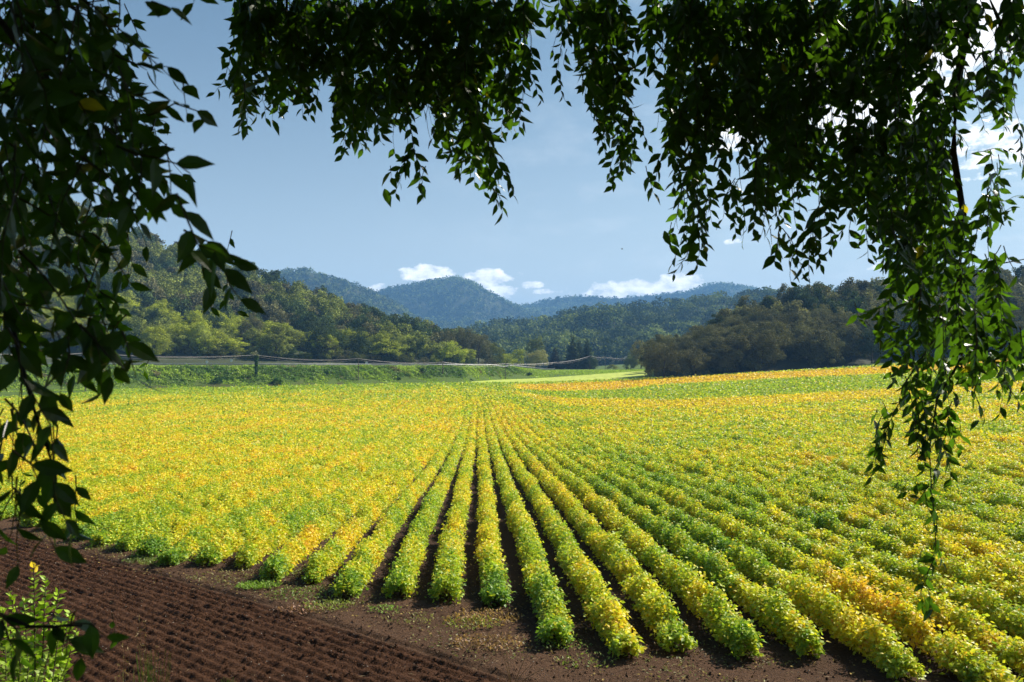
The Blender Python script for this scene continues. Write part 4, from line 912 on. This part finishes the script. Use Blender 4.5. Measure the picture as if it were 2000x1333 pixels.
shade_canopy_l = shade_canopy(0, [(-5.5, -3.6, -4, 2.5, -1.6, 4, 16000, lambda P: P[:, 0] < -.8 * P[:, 1] - 1.2), (-3.5, -.5, .6, 2.4, 1.1, 3.0, 9000, above), (-5, -1, -5.5, -4, -1.7, 1.8, 8000, lambda P: P[:, 0] > -9)], .115, 6)
def build_tree(label, sp_, cbs, trunk_parts, limbs):
    t_ = empty('overhanging_tree', trunk_parts[0], label, 'tree'); base = np.array(trunk_parts[0])
    def rel(g): return (g[0] - base.astype(np.float32), g[1], g[2])
    g = rel(tube(trunk_parts[1], trunk_parts[2], 14)); mesh('trunk', g[0], g[1], M_bark, t_, smooth=True)
    for (pl, rr) in limbs:
        g = rel(tube(pl, rr, 8)); mesh('branch', g[0], g[1], M_bark, t_, smooth=True)
    tw = merge([tube(P, np.linspace(r0 * 1.4, r0 * .5, len(P)), 4) for P, r0 in sp_.tw]); tw = (tw[0], tw[1], tw[2] * np.array([.07, .05, .03], np.float32))
    lv = stamp(LT, np.array(sp_.O), np.array(sp_.A), np.array(sp_.N), np.array(sp_.S), np.array(sp_.C)); g = rel(merge([lv, tw] + cbs)); mesh('crown', g[0], g[1], M_hang, t_, col=g[2])  # crown mesh also holds the unseen shading blocks
    print(label, 'leaves', len(sp_.O))
def pl(pts, d):  # pixel polyline at given distances
    return [tuple(at(a, b, dd)) for (a, b), dd in zip(pts, d if isinstance(d, (list, tuple)) else [d] * len(pts))]
build_tree('large tree with drooping leafy branches filling the top and right of the view', S_right, shade_canopy_r, ((6.5, -2.0, -1.9), [(6.5, -2, -1.9), (6.4, -1.9, 0), (6.0, -1.2, 2.2), (5.0, 0, 4.0), (3.5, 2, 5)], [.36, .30, .24, .15, .08]),
    [([(5.2, -.2, 3.8), (3.8, 2.0, 3.2)] + pl([(1892, -60), (1885, 60), (1868, 180), (1862, 300), (1882, 420), (1872, 540), (1880, 640), (1878, 720)], 3.9), [.09, .05, .026, .022, .019, .016, .014, .011, .009, .006]),
     ([(4.6, 1.0, 4.2), (3.9, 3.0, 2.6)] + pl([(1925, -20), (1960, 60), (2020, 130)], 4.1), [.06, .03, .018, .014, .008]),
     ([(5.0, 0, 4.0), (2.5, 3.5, 3.4), (1.2, 4.0, 2.3)] + pl([(1640, -20), (1620, 120), (1560, 260)], 4.4), [.08, .04, .02, .014, .010, .005]),
     ([(5.0, 0, 4.0), (1.0, 3.6, 3.3)] + pl([(1120, -80), (1150, 40), (1180, 160)], 4.0), [.08, .03, .014, .009, .004]),
     ([(3.5, 2, 4.6), (-.2, 3.5, 3.1)] + pl([(930, -80), (940, 60), (945, 180)], 3.8), [.07, .03, .012, .008, .004]),
     ([(3.5, 2, 4.6), (-1.4, 3.4, 3.0)] + pl([(560, -60), (560, 40)], 3.8), [.07, .03, .012, .005]),
     (pl([(1878, 700), (1830, 780), (1815, 880), (1820, 960), (1828, 1060)], 3.5), [.006, .004, .003, .0025, .002]),
     (pl([(1862, 300), (1750, 380), (1700, 470)], [3.9, 4.1, 4.2]), [.012, .007, .003]), (pl([(1872, 560), (1840, 640), (1760, 760)], [3.9, 3.8, 3.6]), [.008, .005, .003]), (pl([(1872, 560), (1930, 520), (2010, 505)], [3.9, 3.9, 3.8]), [.006, .004, .002])])
build_tree('nearer leafy tree whose dark blurred branches cover the left edge', S_left, shade_canopy_l, ((-4.2, -1.5, -1.9), [(-4.2, -1.5, -1.9), (-4.1, -1.4, 0), (-3.6, -.8, 1.8), (-2.6, .2, 3.0)], [.22, .18, .14, .07]),
    [([(-3.9, -1.2, 1.0), (-2.2, .6, 1.6)] + pl([(-60, -40), (60, 120), (160, 220)], 1.8), [.05, .02, .010, .006, .003]), ([(-3.9, -1.2, .4), (-2.0, .8, .5)] + pl([(-80, 480), (20, 620), (60, 780), (100, 900)], [1.6, 1.5, 1.4, 1.4]), [.05, .02, .008, .005, .003, .002]),
     ([(-3.6, -.8, 1.8), (-2.0, .8, 1.6)] + pl([(40, -60), (130, 380), (152, 440), (158, 520), (178, 570)], [2.3, 2.5, 2.5, 2.5, 2.5]), [.05, .02, .010, .005, .004, .004, .003]), ([(-4.1, -1.4, 0), (-2.2, .6, -.3)] + pl([(-120, 1150), (60, 1225), (160, 1222)], 1.35), [.04, .015, .006, .003, .002])])

# ------------------------------------------------------------------ plants in the lower left corner
def sapling(base_px, d, tops_px, label, name='sapling', lc=(.34, .50, .03), L_=.055, topc=None, spacing=.030):
    b = at(*base_px, d); g0 = float(G(b[0], b[1])); r = empty(name, (b[0], b[1], g0), label, 'plant'); bs = np.array(r.location); O, A_, N_, S__, C_ = [], [], [], [], []; st = []
    for si, (tx, ty, dd) in enumerate(tops_px):
        tp = at(tx, ty, d + dd); P = np.array([[b[0], b[1], g0], (b * .6 + tp * .4) * [1, 1, 1], tp]); P[1, 0] = b[0] * .7 + tp[0] * .3
        t_ = np.linspace(0, 1, 30)[:, None]; Q = (1 - t_) ** 2 * P[0] + 2 * t_ * (1 - t_) * P[1] + t_ ** 2 * P[2]; st.append(tube(Q - bs, np.linspace(.007, .002, 30), 5, (.1, .07, .03)))
        ln = np.linalg.norm(Q[-1] - Q[0]); m_ = int(ln / spacing); 
        for i in range(int(m_ * .25), m_):
            t1 = i / m_; p = Q[min(29, int(t1 * 29))] + (Q[min(29, int(t1 * 29) + 1)] - Q[min(29, int(t1 * 29))]) * (t1 * 29 % 1)
            for s1 in (-1, 1):
                a = unit(np.array([s1 * .8, .8 * random.uniform(-1, 1), .75]) + .35 * rng.standard_normal(3)); O.append(p - bs); A_.append(a); N_.append(np.array([-.5 * s1, -.6, .8]) + .6 * rng.standard_normal(3)); S__.append(L_ * (.6 + .6 * random.random()) * (1.15 - .5 * t1))
                C_.append(np.array(topc if (topc is not None and t1 > .965 and si == 0) else lc) * (.7 + .6 * random.random()))
    g = merge(st); mesh('stems', g[0], g[1], M_twig, r); g = stamp(leaf_template(.30), np.array(O), np.array(A_), np.array(N_), np.array(S__), np.array(C_)); mesh('leaves', g[0], g[1], M_weed, r, col=g[2])
sapling((72, 1500), 4.3, [(66, 1102, 0), (115, 1150, .1), (20, 1150, -.1), (138, 1192, .1), (5, 1190, .0), (30, 1240, -.1), (120, 1215, 0), (-30, 1130, 0), (90, 1125, .05), (45, 1170, -.05), (150, 1230, 0)], 'bright green sapling with a yellow tip in the lower left corner', topc=(.75, .55, .02), L_=.062, spacing=.030)
sapling((20, 1560), 4.0, [(10, 1262, 0), (60, 1275, .1), (100, 1262, 0), (-20, 1250, .1), (130, 1300, .1), (40, 1300, -.2), (80, 1310, -.2), (-10, 1300, -.1), (115, 1330, 0)], 'low leafy bush below the bright sapling', name='bush', lc=(.26, .36, .05), L_=.05, spacing=.024)
# dry stalks and grass tufts rising from the slope below the camera
def stalks(px, pybase, d, tips, label, name, colr, rad=.0035, seeds=True):
    b = at(px, pybase, d); g0 = float(G(b[0], b[1])); g0 = min(g0, b[2]); r = empty(name, (b[0], b[1], g0), label, 'plant'); bs = np.array(r.location); st = []; sd_ = []
    for (tx, ty) in tips:
        tp = at(tx, ty, d + random.uniform(-.1, .1)); mid = (np.array([b[0], b[1], g0]) + tp) / 2 + np.array([(tp[0] - b[0]) * -.15, 0, .03]); t_ = np.linspace(0, 1, 14)[:, None]
        Q = (1 - t_) ** 2 * np.array([b[0], b[1], g0]) + 2 * t_ * (1 - t_) * mid + t_ ** 2 * tp; st.append(tube(Q - bs, np.linspace(rad, rad * .4, 14), 4, colr))
        if seeds:
            for q_ in Q[8:]:
                for _ in range(3): sd_.append((q_ - bs, unit(rng.standard_normal(3) + [0, 0, .8])))
    if sd_: st.append(stamp(T4, np.array([a for a, b_ in sd_]), np.array([b_ for a, b_ in sd_]), rng.standard_normal((len(sd_), 3)), .018 + .015 * rng.random(len(sd_)), np.tile([colr], (len(sd_), 1)), .5))
    g = merge(st); mesh('stalks', g[0], g[1], M_weed, r, col=g[2])
stalks(292, 1420, 6.2, [(272, 1205), (283, 1215), (268, 1240), (305, 1265)], 'tall thin dry stalks standing over the tilled soil', 'dry_stalk', (.30, .20, .10))
stalks(262, 1420, 6.0, [(240, 1262), (250, 1270), (232, 1300), (285, 1290)], 'shorter dry stalks left of the tall ones', 'dry_stalk', (.25, .17, .09))
stalks(1000, 1325, 8.6, [(1040, 1262), (978, 1268), (985, 1258), (1035, 1300), (1065, 1305)], 'pale dead branching stalk by the centre rows', 'dry_stalk', (.36, .26, .16), .005, False)
tips_ = [(290 + random.uniform(-30, 45), 1265 + random.uniform(0, 60)) for _ in range(34)]
stalks(300, 1400, 5.8, tips_, 'tuft of fine green grass at the lower left edge of the soil', 'grass_tuft', (.20, .28, .06), .0035, False)
stalks(250, 1400, 5.6, [(285, 1300), (262, 1300), (240, 1318), (225, 1322), (240, 1308)], 'curved pale grass blades left of the green tuft', 'grass_tuft', (.42, .40, .22), .004, False)
stalks(452, 1345, 7.8, [(440 + random.uniform(-12, 22), 1322 + random.uniform(0, 9)) for _ in range(20)], 'small green weed tuft at the bottom edge of the tilled soil', 'grass_tuft', (.2, .3, .05), .004, False)
# a bird far off
bp = at(1215, 487, 95.0); bd = empty('bird', tuple(bp), 'tiny dark bird flying high over the valley', 'bird')
V = np.array([[-.10, 0, 0], [0, .045, 0], [.12, 0, 0], [0, -.045, 0], [0, 0, .045], [0, 0, -.045], [.17, 0, .01], [-.20, .04, 0], [-.20, -.04, 0]]); 
mesh('body', V, [np.array([[0, 1, 4], [1, 2, 4], [2, 3, 4], [3, 0, 4], [1, 0, 5], [2, 1, 5], [3, 2, 5], [0, 3, 5], [0, 7, 8], [2, 6, 4]])], M_bark, bd)
for s1 in (-1, 1):
    V = np.array([[.05, 0, .02], [-.05, 0, .02], [-.09, s1 * .22, .09], [.02, s1 * .20, .09], [-.08, s1 * .36, .05]]); mesh('wing', V, [np.array([[0, 1, 2, 3]]), np.array([[3, 2, 4]])], M_bark, bd)

# ------------------------------------------------------------------ haze
b = box(0, 2050, (340 - 16) / 2, 7200, 4900, 340 + 16)
hz = mesh('haze', b[0], b[1], None if False else M_white); hz.data.materials.clear()
m, t, o = mat('haze_air'); pv = t.nodes.new('ShaderNodeVolumePrincipled'); pv.inputs['Color'].default_value = (.24, .54, 1.0, 1); pv.inputs['Density'].default_value = .00024; pv.inputs['Anisotropy'].default_value = .0
t.links.new(pv.outputs[0], o.inputs['Volume']); hz.data.materials.append(m)
tag(hz, 'thin blue haze filling the valley air', 'haze', kind='stuff')
